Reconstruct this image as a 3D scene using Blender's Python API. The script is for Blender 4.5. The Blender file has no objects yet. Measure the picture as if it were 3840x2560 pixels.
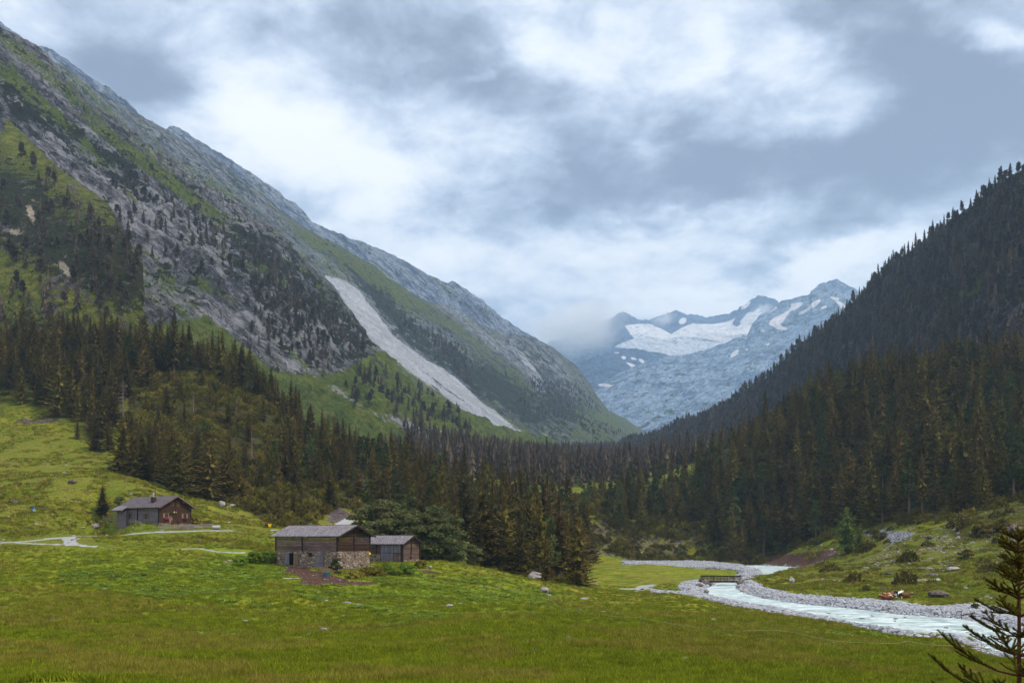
import bpy, bmesh, math, random
import numpy as np
from mathutils import Vector, Matrix, Euler
R = math.radians
SC = bpy.context.scene
COL = SC.collection
random.seed(7)
NPR = np.random.default_rng(11)

# ---------------------------------------------------------------- camera
F = 3733.33; CX = 1920.0; HY = 2020.0; CAMZ = 20.0
cam = bpy.data.cameras.new("camera"); cam.lens = 35; cam.sensor_width = 36
cam.shift_y = (HY - 1280.0) / 3840.0
cam.clip_start = 0.3; cam.clip_end = 60000
co = bpy.data.objects.new("camera", cam); COL.objects.link(co)
co.location = (0, 0, CAMZ); co.rotation_euler = (R(90), 0, 0)
SC.camera = co

# ---------------------------------------------------------------- render settings
SC.view_settings.view_transform = 'Standard'; SC.view_settings.look = 'None'
SC.view_settings.exposure = 0.36; SC.view_settings.gamma = 1.0
SC.cycles.use_denoising = True
SC.cycles.max_bounces = 14; SC.cycles.diffuse_bounces = 2; SC.cycles.glossy_bounces = 2
SC.cycles.transmission_bounces = 2; SC.cycles.volume_bounces = 14; SC.cycles.transparent_max_bounces = 8
SC.cycles.volume_step_rate = 1.0; SC.cycles.volume_max_steps = 64

# ---------------------------------------------------------------- node helper
class NT:
    def __init__(s, tree): s.t = tree; s.n = tree.nodes; s.l = tree.links; s.n.clear()
    def N(s, typ, ins=None, **kw):
        n = s.n.new(typ)
        for k, v in kw.items(): setattr(n, k, v)
        for k, v in (ins or {}).items():
            sk = n.inputs[k]
            if isinstance(v, bpy.types.NodeSocket): s.l.new(v, sk)
            else: sk.default_value = v
        return n
    def M(s, op, a, b=0.0, c=0.0, clamp=False):
        n = s.n.new('ShaderNodeMath'); n.operation = op; n.use_clamp = clamp
        for i, v in enumerate((a, b, c)):
            if isinstance(v, bpy.types.NodeSocket): s.l.new(v, n.inputs[i])
            else: n.inputs[i].default_value = v
        return n.outputs[0]
    def ss(s, x, a, b):                                   # smoothstep a..b -> 0..1
        n = s.n.new('ShaderNodeMapRange'); n.interpolation_type = 'SMOOTHSTEP'
        s.l.new(x, n.inputs['Value']); n.inputs['From Min'].default_value = a; n.inputs['From Max'].default_value = b
        return n.outputs[0]
    def mix(s, f, a, b, mode='MIX'):
        n = s.n.new('ShaderNodeMix'); n.data_type = 'RGBA'; n.blend_type = mode
        for i, v in ((0, f), (6, a), (7, b)):
            if isinstance(v, bpy.types.NodeSocket): s.l.new(v, n.inputs[i])
            else: n.inputs[i].default_value = v if i == 0 else (*v[:3], 1)
        return n.outputs[2]
    def noise(s, vec, scale, detail=4, rough=0.55, dist=0.0):
        n = s.N('ShaderNodeTexNoise', {'Scale': scale, 'Detail': detail, 'Roughness': rough, 'Distortion': dist})
        if vec is not None: s.l.new(vec, n.inputs['Vector'])
        return n.outputs['Fac']
    def vor(s, vec, scale, feature='F1', out='Distance'):
        n = s.N('ShaderNodeTexVoronoi', {'Scale': scale}, feature=feature)
        s.l.new(vec, n.inputs['Vector']); return n.outputs[out]
    def mapping(s, vec, rot=(0, 0, 0), scale=(1, 1, 1), loc=(0, 0, 0)):
        return s.N('ShaderNodeMapping', {'Vector': vec, 'Rotation': rot, 'Scale': scale, 'Location': loc}).outputs[0]
    def ramp(s, f, stops):
        n = s.n.new('ShaderNodeValToRGB'); s.l.new(f, n.inputs[0]); e = n.color_ramp.elements
        while len(e) < len(stops): e.new(0.5)
        for i, (p, c) in enumerate(stops): e[i].position = p; e[i].color = (*c, 1)
        return n.outputs[0]
def c3(r, g, b):                                          # sRGB 0-255 -> linear
    f = lambda c: (c / 255) / 12.92 if c <= 10.31 else ((c / 255 + .055) / 1.055) ** 2.4
    return (f(r), f(g), f(b))

# ---------------------------------------------------------------- world: overcast sky
SUN_EL, SUN_AZ = R(52), R(120)      # azimuth clockwise from +Y
def make_world():
    w = bpy.data.worlds.new("World"); SC.world = w; w.use_nodes = True
    t = NT(w.node_tree)
    sky = t.N('ShaderNodeTexSky', sky_type='NISHITA', sun_disc=False, sun_elevation=SUN_EL, sun_rotation=SUN_AZ)
    d = t.N('ShaderNodeTexCoord').outputs['Generated']
    sx = t.N('ShaderNodeSeparateXYZ', {0: d})
    X, Y, Z = sx.outputs
    zc = t.M('MAXIMUM', Z, 0.0)
    # slightly curved cloud layer seen in perspective
    den = t.M('ADD', zc, 0.30)
    px = t.M('DIVIDE', X, den); py = t.M('DIVIDE', Y, den)
    v = t.N('ShaderNodeCombineXYZ', {0: px, 1: py, 2: 0.0}).outputs[0]
    v2 = t.mapping(v, rot=(0, 0, R(-14)), scale=(0.85, 1.3, 1))
    n1 = t.noise(v2, 1.9, 6, 0.52, 0.25)
    n2 = t.noise(t.mapping(v, loc=(3.1, 5.2, 0)), 4.6, 9, 0.58, 0.35)
    n3 = t.noise(t.mapping(v, loc=(1.7, 8.2, 0)), 12.0, 8, 0.60, 0.3)
    # the cloud masses of this sky, each a soft blob in direction space (tan azimuth, tan elevation)
    ya = t.M('MAXIMUM', Y, 0.02)
    az = t.M('DIVIDE', X, ya); el = t.M('DIVIDE', Z, ya)
    wob = t.noise(v, 2.2, 6, 0.6)
    wob2 = t.noise(t.mapping(v, loc=(7, 1, 0)), 2.2, 6, 0.6)
    az = t.M('ADD', az, t.M('MULTIPLY', t.M('SUBTRACT', wob, 0.5), 0.30))
    el = t.M('ADD', el, t.M('MULTIPLY', t.M('SUBTRACT', wob2, 0.5), 0.16))
    infront = t.ss(Y, 0.0, 0.25)
    tot = None
    for (bx, by, rx, ry, rot, amp) in CLOUDS:
        a = (bx - CX) / F; e = (HY - by) / F; rx /= F; ry /= F
        ca, sa = math.cos(R(rot)), math.sin(R(rot))
        dx = t.M('SUBTRACT', az, a); dy = t.M('SUBTRACT', el, e)
        u = t.M('DIVIDE', t.M('ADD', t.M('MULTIPLY', dx, ca), t.M('MULTIPLY', dy, sa)), rx)
        q = t.M('DIVIDE', t.M('SUBTRACT', t.M('MULTIPLY', dy, ca), t.M('MULTIPLY', dx, sa)), ry)
        r2 = t.M('ADD', t.M('MULTIPLY', u, u), t.M('MULTIPLY', q, q))
        g = t.M('MULTIPLY', t.M('DIVIDE', 1.0, t.M('ADD', 1.0, t.M('MULTIPLY', r2, r2))), amp)
        tot = g if tot is None else t.M('ADD', tot, g)
    tot = t.M('MULTIPLY', tot, infront)
    dens = t.M('ADD', t.M('ADD', t.M('MULTIPLY', tot, .85), t.M('MULTIPLY', t.M('SUBTRACT', n1, 0.5), 0.9)), t.M('ADD', t.M('MULTIPLY', t.M('SUBTRACT', n2, 0.5), 2.2), t.M('MULTIPLY', t.M('SUBTRACT', n3, 0.5), 1.4)))
    # thick cloud is darker; thin cloud lets the light through
    colr = t.ramp(t.ss(dens, -0.85, 1.05), [(0.0, (10.2, 10.2, 10.2)), (0.28, (8.2, 8.6, 9.2)), (0.5, (6.1, 6.8, 8.0)), (0.72, (4.3, 4.95, 6.2)), (1.0, (2.3, 2.6, 3.5))])
    cover = t.ss(n2, 0.10, 0.35)
    col = t.mix(t.M('ADD', t.M('MULTIPLY', cover, 0.10), 0.90), sky.outputs[0], colr)
    # towards the ground of the sphere: dull valley light
    low = t.ss(Z, -0.12, 0.0)
    col = t.mix(low, (1.2, 1.4, 1.5), col)
    bg = t.N('ShaderNodeBackground', {'Color': col, 'Strength': 0.1})
    o = t.N('ShaderNodeOutputWorld'); t.l.new(bg.outputs[0], o.inputs['Surface'])
    w.cycles.sampling_method = 'MANUAL'; w.cycles.sample_map_resolution = 512
# centre px, centre py, radius x, radius y, rotation, darkness (negative = bright gap)
CLOUDS = [
 (200, 130, 330, 150, -20, .45), (600, 235, 190, 120, -10, .75), (860, 480, 180, 120, -25, .30),
 (1500, 60, 520, 130, -10, .35), (1760, 260, 480, 190, -22, .72), (2250, 420, 500, 160, -10, .30),
 (2350, 740, 760, 130, 3, .62), (1950, 800, 420, 90, 0, .35), (3000, 640, 700, 130, 12, .60),
 (3300, 130, 520, 170, -25, .95), (3750, 420, 420, 260, 25, 1.15), (3850, 60, 200, 90, 0, .2),
 (900, 200, 200, 120, 0, -.25), (1000, 420, 320, 130, -35, -.65), (1250, 600, 420, 160, -20, -.45), (1500, 900, 500, 200, 0, -.35),
 (300, 40, 200, 90, 0, -.2), (2150, 190, 280, 120, -25, -.45), (2800, 300, 280, 120, -20, -.35), (3600, 250, 130, 60, 0, -.25),
 (3790, 180, 110, 90, 0, -.8), (2100, 1010, 420, 110, 0, -.15), (3100, 990, 460, 60, 8, -.85), (2650, 1090, 380, 60, 5, -.75), (2700, 870, 380, 60, 8, -.35),
 (1750, 255, 90, 30, 20, -.5), (3350, 830, 300, 80, 20, .25), (2900, 930, 250, 50, 0, .25),
]
make_world()
sun = bpy.data.lights.new("sun", 'SUN'); sun.energy = 2.5; sun.angle = R(9); sun.color = (1.0, 0.89, 0.72)
so = bpy.data.objects.new("sun", sun); COL.objects.link(so)
sd = Vector((math.sin(SUN_AZ) * math.cos(SUN_EL), math.cos(SUN_AZ) * math.cos(SUN_EL), math.sin(SUN_EL)))
so.rotation_euler = sd.to_track_quat('Z', 'Y').to_euler(); so.location = (60, -60, 200)

# ---------------------------------------------------------------- projection helpers
def P(px, py, d):                                         # photo pixel at depth d -> world
    return np.array([(px - CX) / F * d, d, CAMZ + (HY - py) / F * d], float)
def PV(px, py, d): return Vector(P(px, py, d))
def proj(x, y, z):
    return CX + x / y * F, HY - (z - CAMZ) / y * F

# ---------------------------------------------------------------- numpy noise
def _h(ix, iy, iz, seed):
    n = (ix * 374761393 + iy * 668265263 + iz * 2147483647 + seed * 1274126177) & 0xffffffff
    n = ((n ^ (n >> 13)) * 1274126177) & 0xffffffff
    n = (n ^ (n >> 16)) & 0xffff
    return n / 65535.0
def vn(x, y, z, seed=0):
    xi = np.floor(x).astype(np.int64); yi = np.floor(y).astype(np.int64); zi = np.floor(z).astype(np.int64)
    fx, fy, fz = x - xi, y - yi, z - zi
    fx = fx * fx * fx * (fx * (fx * 6 - 15) + 10); fy = fy * fy * fy * (fy * (fy * 6 - 15) + 10); fz = fz * fz * (3 - 2 * fz)
    r = 0
    for dz, wz in ((0, 1 - fz), (1, fz)):
        for dy, wy in ((0, 1 - fy), (1, fy)):
            for dx, wx in ((0, 1 - fx), (1, fx)):
                r = r + _h(xi + dx, yi + dy, zi + dz, seed) * wx * wy * wz
    return r * 2 - 1
def fbm(x, y, z, oct=5, seed=0, gain=0.5, ridged=False):
    a, f, r, tot = 1.0, 1.0, 0, 0
    for o in range(oct):
        n = vn(x * f + o * 17.3, y * f + o * 9.1, z * f + o * 5.7, seed + o)
        if ridged: n = 1 - 2 * np.abs(n)
        r = r + n * a; tot += a; a *= gain; f *= 2.03
    return r / tot
def sstep(x, a, b):
    t = np.clip((x - a) / (b - a), 0, 1); return t * t * (3 - 2 * t)
def in_poly(x, y, poly):
    x = np.asarray(x); y = np.asarray(y); c = np.zeros(x.shape, bool); n = len(poly)
    for i in range(n):
        x1, y1 = poly[i]; x2, y2 = poly[(i + 1) % n]
        if y1 == y2: continue
        c ^= ((y1 > y) != (y2 > y)) & (x < (x2 - x1) * (y - y1) / (y2 - y1) + x1)
    return c
def dist_poly(x, y, poly, closed=True):
    d = np.full(np.shape(x), 1e9); n = len(poly)
    for i in range(n if closed else n - 1):
        x1, y1 = poly[i][:2]; x2, y2 = poly[(i + 1) % n][:2]
        vx, vy = x2 - x1, y2 - y1; L = vx * vx + vy * vy + 1e-9
        t = np.clip(((x - x1) * vx + (y - y1) * vy) / L, 0, 1)
        d = np.minimum(d, np.hypot(x - x1 - t * vx, y - y1 - t * vy))
    return d
def soft_poly(x, y, poly, w):                             # 1 inside, 0 outside, w = half width of the soft edge
    d = dist_poly(x, y, poly); return sstep(np.where(in_poly(x, y, poly), d, -d), -w, w)

# ---------------------------------------------------------------- tagging
def tag(o, label=None, cat=None, group=None, kind=None):
    if label: o['label'] = label
    if cat: o['category'] = cat
    if group: o['group'] = group
    if kind: o['kind'] = kind
    return o
def mesh_obj(name, verts, faces, mats=(), parent=None, smooth=False, matidx=None, link=True):
    me = bpy.data.meshes.new(name)
    verts = np.asarray(verts, np.float32); 
    if isinstance(faces, np.ndarray):
        k = faces.shape[1]; nf = len(faces)
        me.vertices.add(len(verts)); me.vertices.foreach_set('co', verts.ravel())
        me.loops.add(nf * k); me.loops.foreach_set('vertex_index', faces.astype(np.int32).ravel())
        me.polygons.add(nf); me.polygons.foreach_set('loop_start', np.arange(0, nf * k, k, dtype=np.int32))
        me.update(calc_edges=True)
    else:
        me.from_pydata([tuple(v) for v in verts], [], faces)
    for m in mats: me.materials.append(m)
    if matidx is not None: me.polygons.foreach_set('material_index', np.asarray(matidx, np.int32))
    if smooth: me.polygons.foreach_set('use_smooth', np.ones(len(me.polygons), bool))
    me.update()
    o = bpy.data.objects.new(name, me)
    if link: COL.objects.link(o)
    if parent: o.parent = parent
    return o
def attr(me, name, arr):
    a = me.attributes.new(name, 'FLOAT_COLOR', 'POINT'); a.data.foreach_set('color', np.asarray(arr, np.float32).ravel())
def grid_faces(nr, nc):
    i = np.arange(nr - 1)[:, None] * nc + np.arange(nc - 1)[None, :]
    return np.stack([i, i + 1, i + nc + 1, i + nc], -1).reshape(-1, 4)

# ================================================================ GROUND
def zplane(y):                                            # gently rising valley floor = water level
    return 7.05 + 0.0075 * np.asarray(y, float)
def on_plane(px, py, h=0.0):
    d = (12.95 - h) / (0.0075 + (py - HY) / F)
    return ((px - CX) / F * d, d)
WATER_PX = [(2780,2121),(2850,2119),(2950,2124),(3006,2128),(2976,2138),(2946,2143),(2917,2151),(2872,2163),(2830,2168),
 (2790,2172),(2768,2180),(2765,2186),(2759,2203),(2768,2212),(2798,2224),(2842,2239),(2887,2247),(2976,2260),(3065,2270),(3200,2281),
 (3245,2289),(3371,2304),(3561,2317),(3632,2325),(3729,2344),(3840,2364),(4250,2420),(4250,2560),(3900,2482),(3840,2472),(3771,2460),
 (3700,2440),(3666,2405),(3561,2384),(3452,2386),(3359,2371),(3266,2356),(3200,2342),(3140,2330),(3051,2313),(2969,2294),(2867,2280),
 (2765,2258),(2714,2248),(2661,2237),(2656,2224),(2645,2208),(2672,2198),(2690,2186),(2720,2178),(2770,2172),(2812,2168),(2845,2160),(2858,2150),
 (2848,2138),(2815,2130)]
WATER = [on_plane(a, b) for a, b in WATER_PX]
GRAVEL_PX = [
 [(2329,2115),(2345,2103),(2420,2101),(2560,2103),(2660,2106),(2730,2113),(2800,2117),(2840,2118),(2858,2135),(2875,2150),(2862,2162),(2816,2172),(2780,2178),
  (2755,2186),(2765,2160),(2785,2146),(2750,2136),(2650,2130),(2459,2126)],
 [(2700,2175),(2650,2180),(2620,2176),(2561,2184),(2546,2204),(2570,2222),(2530,2224),(2440,2217),(2450,2224),(2576,2238),(2653,2252),(2816,2288),(2969,2320),(3071,2334),
  (3200,2351),(3245,2362),(3350,2382),(3440,2386),(3360,2365),(3266,2345),(3051,2300),(2867,2270),(2765,2250),(2690,2236),(2680,2200),(2710,2184)],
 [(2755,2186),(2798,2178),(2842,2186),(2857,2208),(2917,2218),(2961,2230),(3065,2242),(3200,2250),(3392,2262),(3456,2277),(3561,2281),(3645,2272),(3763,2291),
  (3840,2317),(4250,2390),(4250,2450),(3840,2390),(3729,2362),(3561,2330),(3371,2314),(3200,2288),(2976,2266),(2842,2245),(2760,2215)],
 [(3540,2384),(3600,2385),(3660,2405),(3690,2440),(3771,2463),(3900,2490),(3900,2505),(3760,2475),(3680,2450),(3640,2425)],
]
GRAVEL = [[on_plane(a, b, .4) for a, b in p] for p in GRAVEL_PX]

CP = []                                                   # control points of the ground: px, py, depth
CP += [(1920,2560,45),(1920,2430,70),(1920,2300,110),(1300,2200,150),(1300,2300,115),(1300,2430,75),(1300,2560,44),(600,2560,43),(600,2430,72),(600,2300,112),(600,2150,155),(0,2560,42),(0,2430,72),(0,2300,110),(0,2160,155),
 (2600,2560,48),(2600,2400,85),(2600,2300,130),(3200,2500,70),(3200,2400,98),(3700,2495,85),(3840,2520,84),(3840,2560,65),(3350,2395,116),(3000,2340,131),(3500,2560,60),
 (0,2040,200),(0,1900,240),(0,1750,305),(0,1590,370),(300,1900,248),(300,1750,308),(250,1590,368),(400,1690,335),(100,2042,196),(100,2026,206),(200,2044,194),(200,2016,210),(300,2048,190),(350,2008,213),(350,2050,189),(500,2062,186),(500,1999,215),(620,1993,217),(760,1989,221),(620,2050,192),(250,1985,222),(100,1995,220),(620,1965,226),(480,1955,231),(430,1943,237),(730,1963,240),(840,1985,226),(900,2060,200),(1000,2000,235),
 (1030,2128,176),(1150,2136,172),(1270,2142,170),(1392,2130,178),(1500,2106,190),(1590,2106,194),(1300,2170,160),
 (1660,2100,197),(1800,2126,196),(2000,2172,195),(2150,2198,200),(2300,2218,203),(1700,2150,180),(2300,2300,142),(2100,2260,160),
 (0,1330,460),(350,1340,455),(700,1370,450),(900,1430,440),(1100,1600,430),(1300,1700,440),(1550,1760,460),(1700,1840,440),
 (650,1500,400),(900,1600,380),(500,1700,325),(700,1850,285),(900,1880,290),(1000,1850,300),(1100,1935,275),(1250,1850,325),(1330,1943,287),(1050,1955,265),(1240,1972,262),(820,1930,255),
 (1100,1650,480),(1250,1700,500),(930,1520,480),(1400,1760,380),(1150,1720,370),(0,1450,580),(700,1560,580),(1000,1640,560),(1300,1720,600),
 (2300,2120,369),(2300,2160,290),(2500,2210,214),(2600,2150,292),(2400,2195,240),(2700,2140,330),(2450,2098,425),(2150,2140,320),
 (3400,2240,186),(3200,2240,190),(3000,2220,206),(2900,2175,252),(3840,2250,170),(3500,2150,235),(3200,2100,300),(3100,2140,270),(3840,2150,210),(3840,2020,262),(3400,2000,312),(3840,1900,300),(3600,1960,302),(3300,2010,330),
 (3060,2125,300),(3000,2128,330),(2850,2115,400),(3140,2050,345),(3070,2068,352),(2950,2078,372),(2800,2092,412),(2660,2102,432),(3000,2050,385),(2750,2085,425),
 (3840,1420,520),(3560,1430,520),(3300,1480,520),(3000,1570,520),(2700,1740,520),(2450,1850,510),(3500,1700,410),(3000,1850,440),(2700,1950,460),(3840,1700,400),
 (2450,2085,440),(2450,2010,452),(2600,2010,455),(2250,1985,440),(2200,2085,400),(2550,1940,480),(3840,1480,660),(3300,1520,660),(2800,1700,660),
 (1840,1805,520),(2240,1835,540),(2040,1830,540),(1590,1665,800),(1590,1760,620),(2000,1740,900),(2000,1720,1200),(2350,1705,1500),(2350,1760,1000),(2600,1730,900),(2200,1690,2000),(2415,1660,4000),
 (1500,1680,1500),(1000,1700,900),(400,1600,800),(-500,1500,460),(-500,1600,380),(-700,2000,200),(-700,2300,110),(-700,2560,45),(4500,2100,200),(4500,1900,280),(4500,2300,150),(4500,1400,520),(4500,2560,70),
 (3200,1600,900),(3840,1550,900),(4500,1400,900),(1000,1650,2500),(0,1600,2500),(3200,1600,2500),(4500,1500,2500),(0,1500,4200),(3840,1600,4200)]
pts = [P(*c) for c in CP]
for (x, y, z) in ((-200,235,9.6),(-98,235,11.5),(0,268,11),(-20,232,9.3),(0,330,19),(20,420,30),(30,300,11.5)):
    if x > -150: pts.append((x, y, z))
for x in (-40, -12, 12, 40): pts += [(x, 0, 18.3), (x, 20, 15.6), (x, -30, 21), (x * .6, 8, 17.3)]
# valley floor lies on the plane
for (a, b) in ((2600,2190),(2500,2180),(2700,2210),(2450,2150),(2900,2240),(3100,2255),(3400,2275),(3600,2300),(3600,2360),(3300,2320),(3000,2285),(3840,2330),(3840,2430),(2900,2140),(2800,2120),(2550,2112)):
    x, y = on_plane(a, b, .35); pts.append((x, y, float(zplane(y)) + .35))
pts = np.array(pts, float)
def tw(x, y): return np.stack([x / (y + 60) * 4.2, np.log(y + 60) * 2.0], -1)
def _k(r2): return 0.5 * r2 * np.log(r2 + 1e-12)
_c = tw(pts[:, 0], pts[:, 1]); _n = len(_c)
_A = _k(((_c[:, None] - _c[None]) ** 2).sum(-1)) + np.eye(_n) * 2e-4
_Pm = np.c_[np.ones(_n), _c]
_S = np.block([[_A, _Pm], [_Pm.T, np.zeros((3, 3))]])
_w = np.linalg.solve(_S, np.r_[pts[:, 2], 0, 0, 0])
def rbf(x, y):
    q = tw(x.ravel(), y.ravel()); out = np.empty(len(q))
    for i in range(0, len(q), 20000):
        b = q[i:i + 20000]; r2 = ((b[:, None] - _c[None]) ** 2).sum(-1)
        out[i:i + 20000] = _k(r2) @ _w[:_n] + np.c_[np.ones(len(b)), b] @ _w[_n:]
    return out.reshape(x.shape)
GS = np.linspace(-0.80, 0.80, 860)
GY = np.concatenate([np.linspace(-40, 30, 24)[:-1], np.exp(np.linspace(math.log(30), math.log(270), 520))[:-1], np.exp(np.linspace(math.log(270), math.log(620), 210))[:-1], np.exp(np.linspace(math.log(620), math.log(4300), 90))])
gs, gy = np.meshgrid(GS, GY); gx = gs * (gy + 60)
# the smooth base is evaluated on a coarse grid and interpolated
cs = GS[::10]; cs = np.r_[cs, GS[-1]]; ci = np.r_[np.arange(0, len(GY), 6), len(GY) - 1]; cy = GY[ci]
CXg, CYg = np.meshgrid(cs, cy); zc = rbf(CXg * (CYg + 60), CYg)
tmp = np.stack([np.interp(GS, cs, r) for r in zc]); rows = np.arange(len(GY))
gz = np.stack([np.interp(rows, ci, tmp[:, j]) for j in range(len(GS))], 1)
# undulation, hummocks and small lumps
amp = np.clip(gy / 120, .25, 1)
near = gy < 700
calm = dist_poly(gx.ravel(), gy.ravel(), [(-106,204),(-96,206),(-86,212),(-75,216),(-62,223)], closed=False).reshape(gx.shape)
calm = np.minimum(calm, dist_poly(gx.ravel(), gy.ravel(), [(-86,236),(-74,228),(-60,236)], closed=False).reshape(gx.shape))
calm = np.minimum(calm, dist_poly(gx.ravel(), gy.ravel(), [(-44,180),(-30,172),(-20,182),(-16,192)], closed=False).reshape(gx.shape))
calm = .12 + .88 * sstep(calm, 5, 16)
gz += calm * 0.95 * amp * fbm(gx / 17, gy / 17, gx * 0, 3, 3) * sstep(gy, 20, 60)
gz += calm * 0.42 * fbm(gx / 6.0, gy / 5.0, gx * 0, 3, 8) * sstep(gy, 20, 60)
gz += calm * 0.17 * fbm(gx / 1.6, gy / 1.6, gx * 0, 3, 12) * near
gz += sstep(gy, 380, 700) * 3.0 * fbm(gx / 40, gy / 40, gx * 0, 4, 5)
gpx, gpy = proj(gx, np.maximum(gy, 1), gz)
# rock knoll in the middle of the valley: steep broken wall
def box_mask(a, b, c, d, w=30): return sstep(gpx, a - w, a + w) * (1 - sstep(gpx, b - w, b + w)) * sstep(gy, c, c + 12) * (1 - sstep(gy, d - 12, d + 12))
kn = box_mask(2190, 2760, 428, 475)
gz += kn * (3.0 * fbm(gx / 9, gy / 9, gx * 0, 4, 31, ridged=True) + 2.5)
# river bed and gravel banks
valley = (gy > 75) & (gy < 470) & (gx > 0)
iy, ix = np.nonzero(valley)
vx, vy = gx[iy, ix], gy[iy, ix]
wob = 0.9 * fbm(vx / 3, vy / 3, vx * 0, 3, 41) * np.clip(vy / 150, .6, 3)
dw = dist_poly(vx, vy, WATER); iw = in_poly(vx, vy, WATER); sdw = np.where(iw, -dw, dw) + wob * .5
gr = np.zeros(vx.shape)
for g in GRAVEL:
    d_ = dist_poly(vx, vy, g); gr = np.maximum(gr, sstep(np.where(in_poly(vx, vy, g), d_, -d_) + wob, -.5, .6))
pl = zplane(vy); z0 = gz[iy, ix]
flat = (1 - sstep(sdw, 1, 9))                              # next to the water the ground meets the floor plane
z1 = z0 * (1 - flat) + np.clip(z0, pl + .25, pl + .9) * flat
bankh = 0.25 + 0.55 * sstep(sdw, 0.3, 3.0) + .25 * fbm(vx / 1.2, vy / 1.2, vx * 0, 3, 44)
z1 = z1 * (1 - gr) + (pl + bankh) * gr * 1.0
z1 = np.where(sdw < .6, np.minimum(z1, pl + np.clip(sdw, -1.2, .6) * .5), z1)
z1 = np.where(sdw < -.2, pl - .12 + np.clip(sdw, -3, 0) * .25 , z1)
gz[iy, ix] = z1
GRV = np.zeros(gz.shape); GRV[iy, ix] = np.maximum(gr, (sdw < .5))
SDW = np.full(gz.shape, 99.0); SDW[iy, ix] = sdw
def zat(x, y):
    x = np.asarray(x, float); y = np.asarray(y, float)
    s = np.clip(x / (y + 60), GS[0], GS[-1] - 1e-6); fs = (s - GS[0]) / (GS[1] - GS[0]); i = np.floor(fs).astype(int); fs = fs - i
    fr = np.interp(y, GY, rows); j = np.clip(np.floor(fr).astype(int), 0, len(GY) - 2); fr = fr - j
    return (gz[j, i] * (1 - fs) + gz[j, i + 1] * fs) * (1 - fr) + (gz[j + 1, i] * (1 - fs) + gz[j + 1, i + 1] * fs) * fr
_D = np.concatenate([np.arange(30, 620, .25), np.arange(620, 4200, 2)])
def hit(px, py, dmin=30, dmax=4200):                      # where the sight line through a photo pixel meets the ground
    D = _D[(_D >= dmin) & (_D <= dmax)]
    x = (px - CX) / F * D; z = CAMZ + (HY - py) / F * D
    b = np.nonzero(zat(x, D) >= z)[0]
    k = b[0] if len(b) else -1
    return Vector((x[k], D[k], float(zat(x[k], D[k]))))
def drop(x, y, dz=0.0): return Vector((x, y, float(zat(x, y)) + dz))

# masks painted where the ground itself changes: gravel, bare soil, path, rock | forest floor, lush, dry, heath
gpx, gpy = proj(gx, np.maximum(gy, 1), gz)
jit = 14 * fbm(gx / 4, gy / 4, gx * 0, 3, 51); jpx, jpy = gpx + jit * 2, gpy + jit * .6
m1 = np.zeros(gz.shape + (4,)); m2 = np.zeros(gz.shape + (4,))
m1[..., 0] = GRV
def paint(ch, m, poly, w, dlo, dhi, amp=1.0, px=None, py=None):
    a = np.array(poly); px = gpx if px is None else px; py = gpy if py is None else py
    s = (gy > dlo) & (gy < dhi) & (px > a[:, 0].min() - w * 2) & (px < a[:, 0].max() + w * 2) & (py > a[:, 1].min() - w * 2) & (py < a[:, 1].max() + w * 2)
    v = soft_poly(px[s], py[s], poly, w) * amp; m[..., ch][s] = np.maximum(m[..., ch][s], v)
# eroded river bank, yard in front of the barn, molehills
paint(1, m1, [(2649,2105),(2738,2097),(2798,2090),(2870,2080),(2946,2077),(3000,2072),(3065,2067),(3120,2056),(3165,2050),(3140,2075),(3100,2098),(3040,2120),(3006,2130),(2900,2122),(2800,2117),(2700,2113)], 4, 260, 470)
paint(1, m1, [(1070,2128),(1120,2118),(1165,2138),(1240,2152),(1300,2172),(1290,2190),(1200,2196),(1110,2188),(1135,2165),(1090,2150),(1040,2142)], 7, 120, 200, 1, jpx, jpy)
paint(1, m1, [(1300,2172),(1380,2178),(1430,2182),(1420,2190),(1330,2190),(1290,2190)], 5, 120, 200, .8, jpx, jpy)
paint(1, m1, [(1575,2135),(1640,2140),(1640,2148),(1580,2146)], 4, 120, 220, .8, jpx, jpy)
paint(1, m1, [(150,2316),(225,2314),(225,2324),(160,2326)], 3, 60, 220, .9)
# paths
def line_paint(ch, m, line, hw, dlo, dhi, amp=1.0):
    a = np.array(line); s = (gy > dlo) & (gy < dhi) & (gpx > a[:, 0].min() - 60) & (gpx < a[:, 0].max() + 60) & (np.abs(gpy - a[:, 1].mean()) < 160)
    hwv = np.interp(gpx[s], a[:, 0], a[:, 2]) if a.shape[1] > 2 else hw
    d = dist_poly(gpx[s], gpy[s] + 1.5 * fbm(gx[s] / 2, gy[s] / 2, gx[s] * 0, 2, 77), [tuple(p[:2]) for p in line], closed=False)
    m[..., ch][s] = np.maximum(m[..., ch][s], amp * (1 - sstep(d, hwv * .7, hwv * 1.3)))
PATHW = np.zeros(gz.shape)
def path_paint(line, hw, dlo, dhi, amp=1.0):
    w = [hit(p[0], p[1], dlo, dhi) for p in line]; wl = [(q.x, q.y) for q in w]; a = np.array(wl)
    s = (gx > a[:, 0].min() - 5) & (gx < a[:, 0].max() + 5) & (gy > a[:, 1].min() - 5) & (gy < a[:, 1].max() + 5)
    d = dist_poly(gx[s], gy[s], wl, closed=False) + .35 * fbm(gx[s] / 1.5, gy[s] / 1.5, gx[s] * 0, 2, 77)
    m1[..., 2][s] = np.maximum(m1[..., 2][s], amp * (1 - sstep(d, hw * .75, hw * 1.25))); PATHW[s] = np.maximum(PATHW[s], d < hw + 3.0)
PATH_A = [(0,2034,7),(90,2030,7),(180,2019,5),(270,2012,5),(350,2008,5),(500,2000,4),(620,1994,4),(760,1989,3.5),(860,1989,2.5)]
path_paint(PATH_A, .95, 170, 290)
path_paint([(60,2034),(180,2039),(300,2044),(360,2047)], .6, 160, 290)
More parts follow.
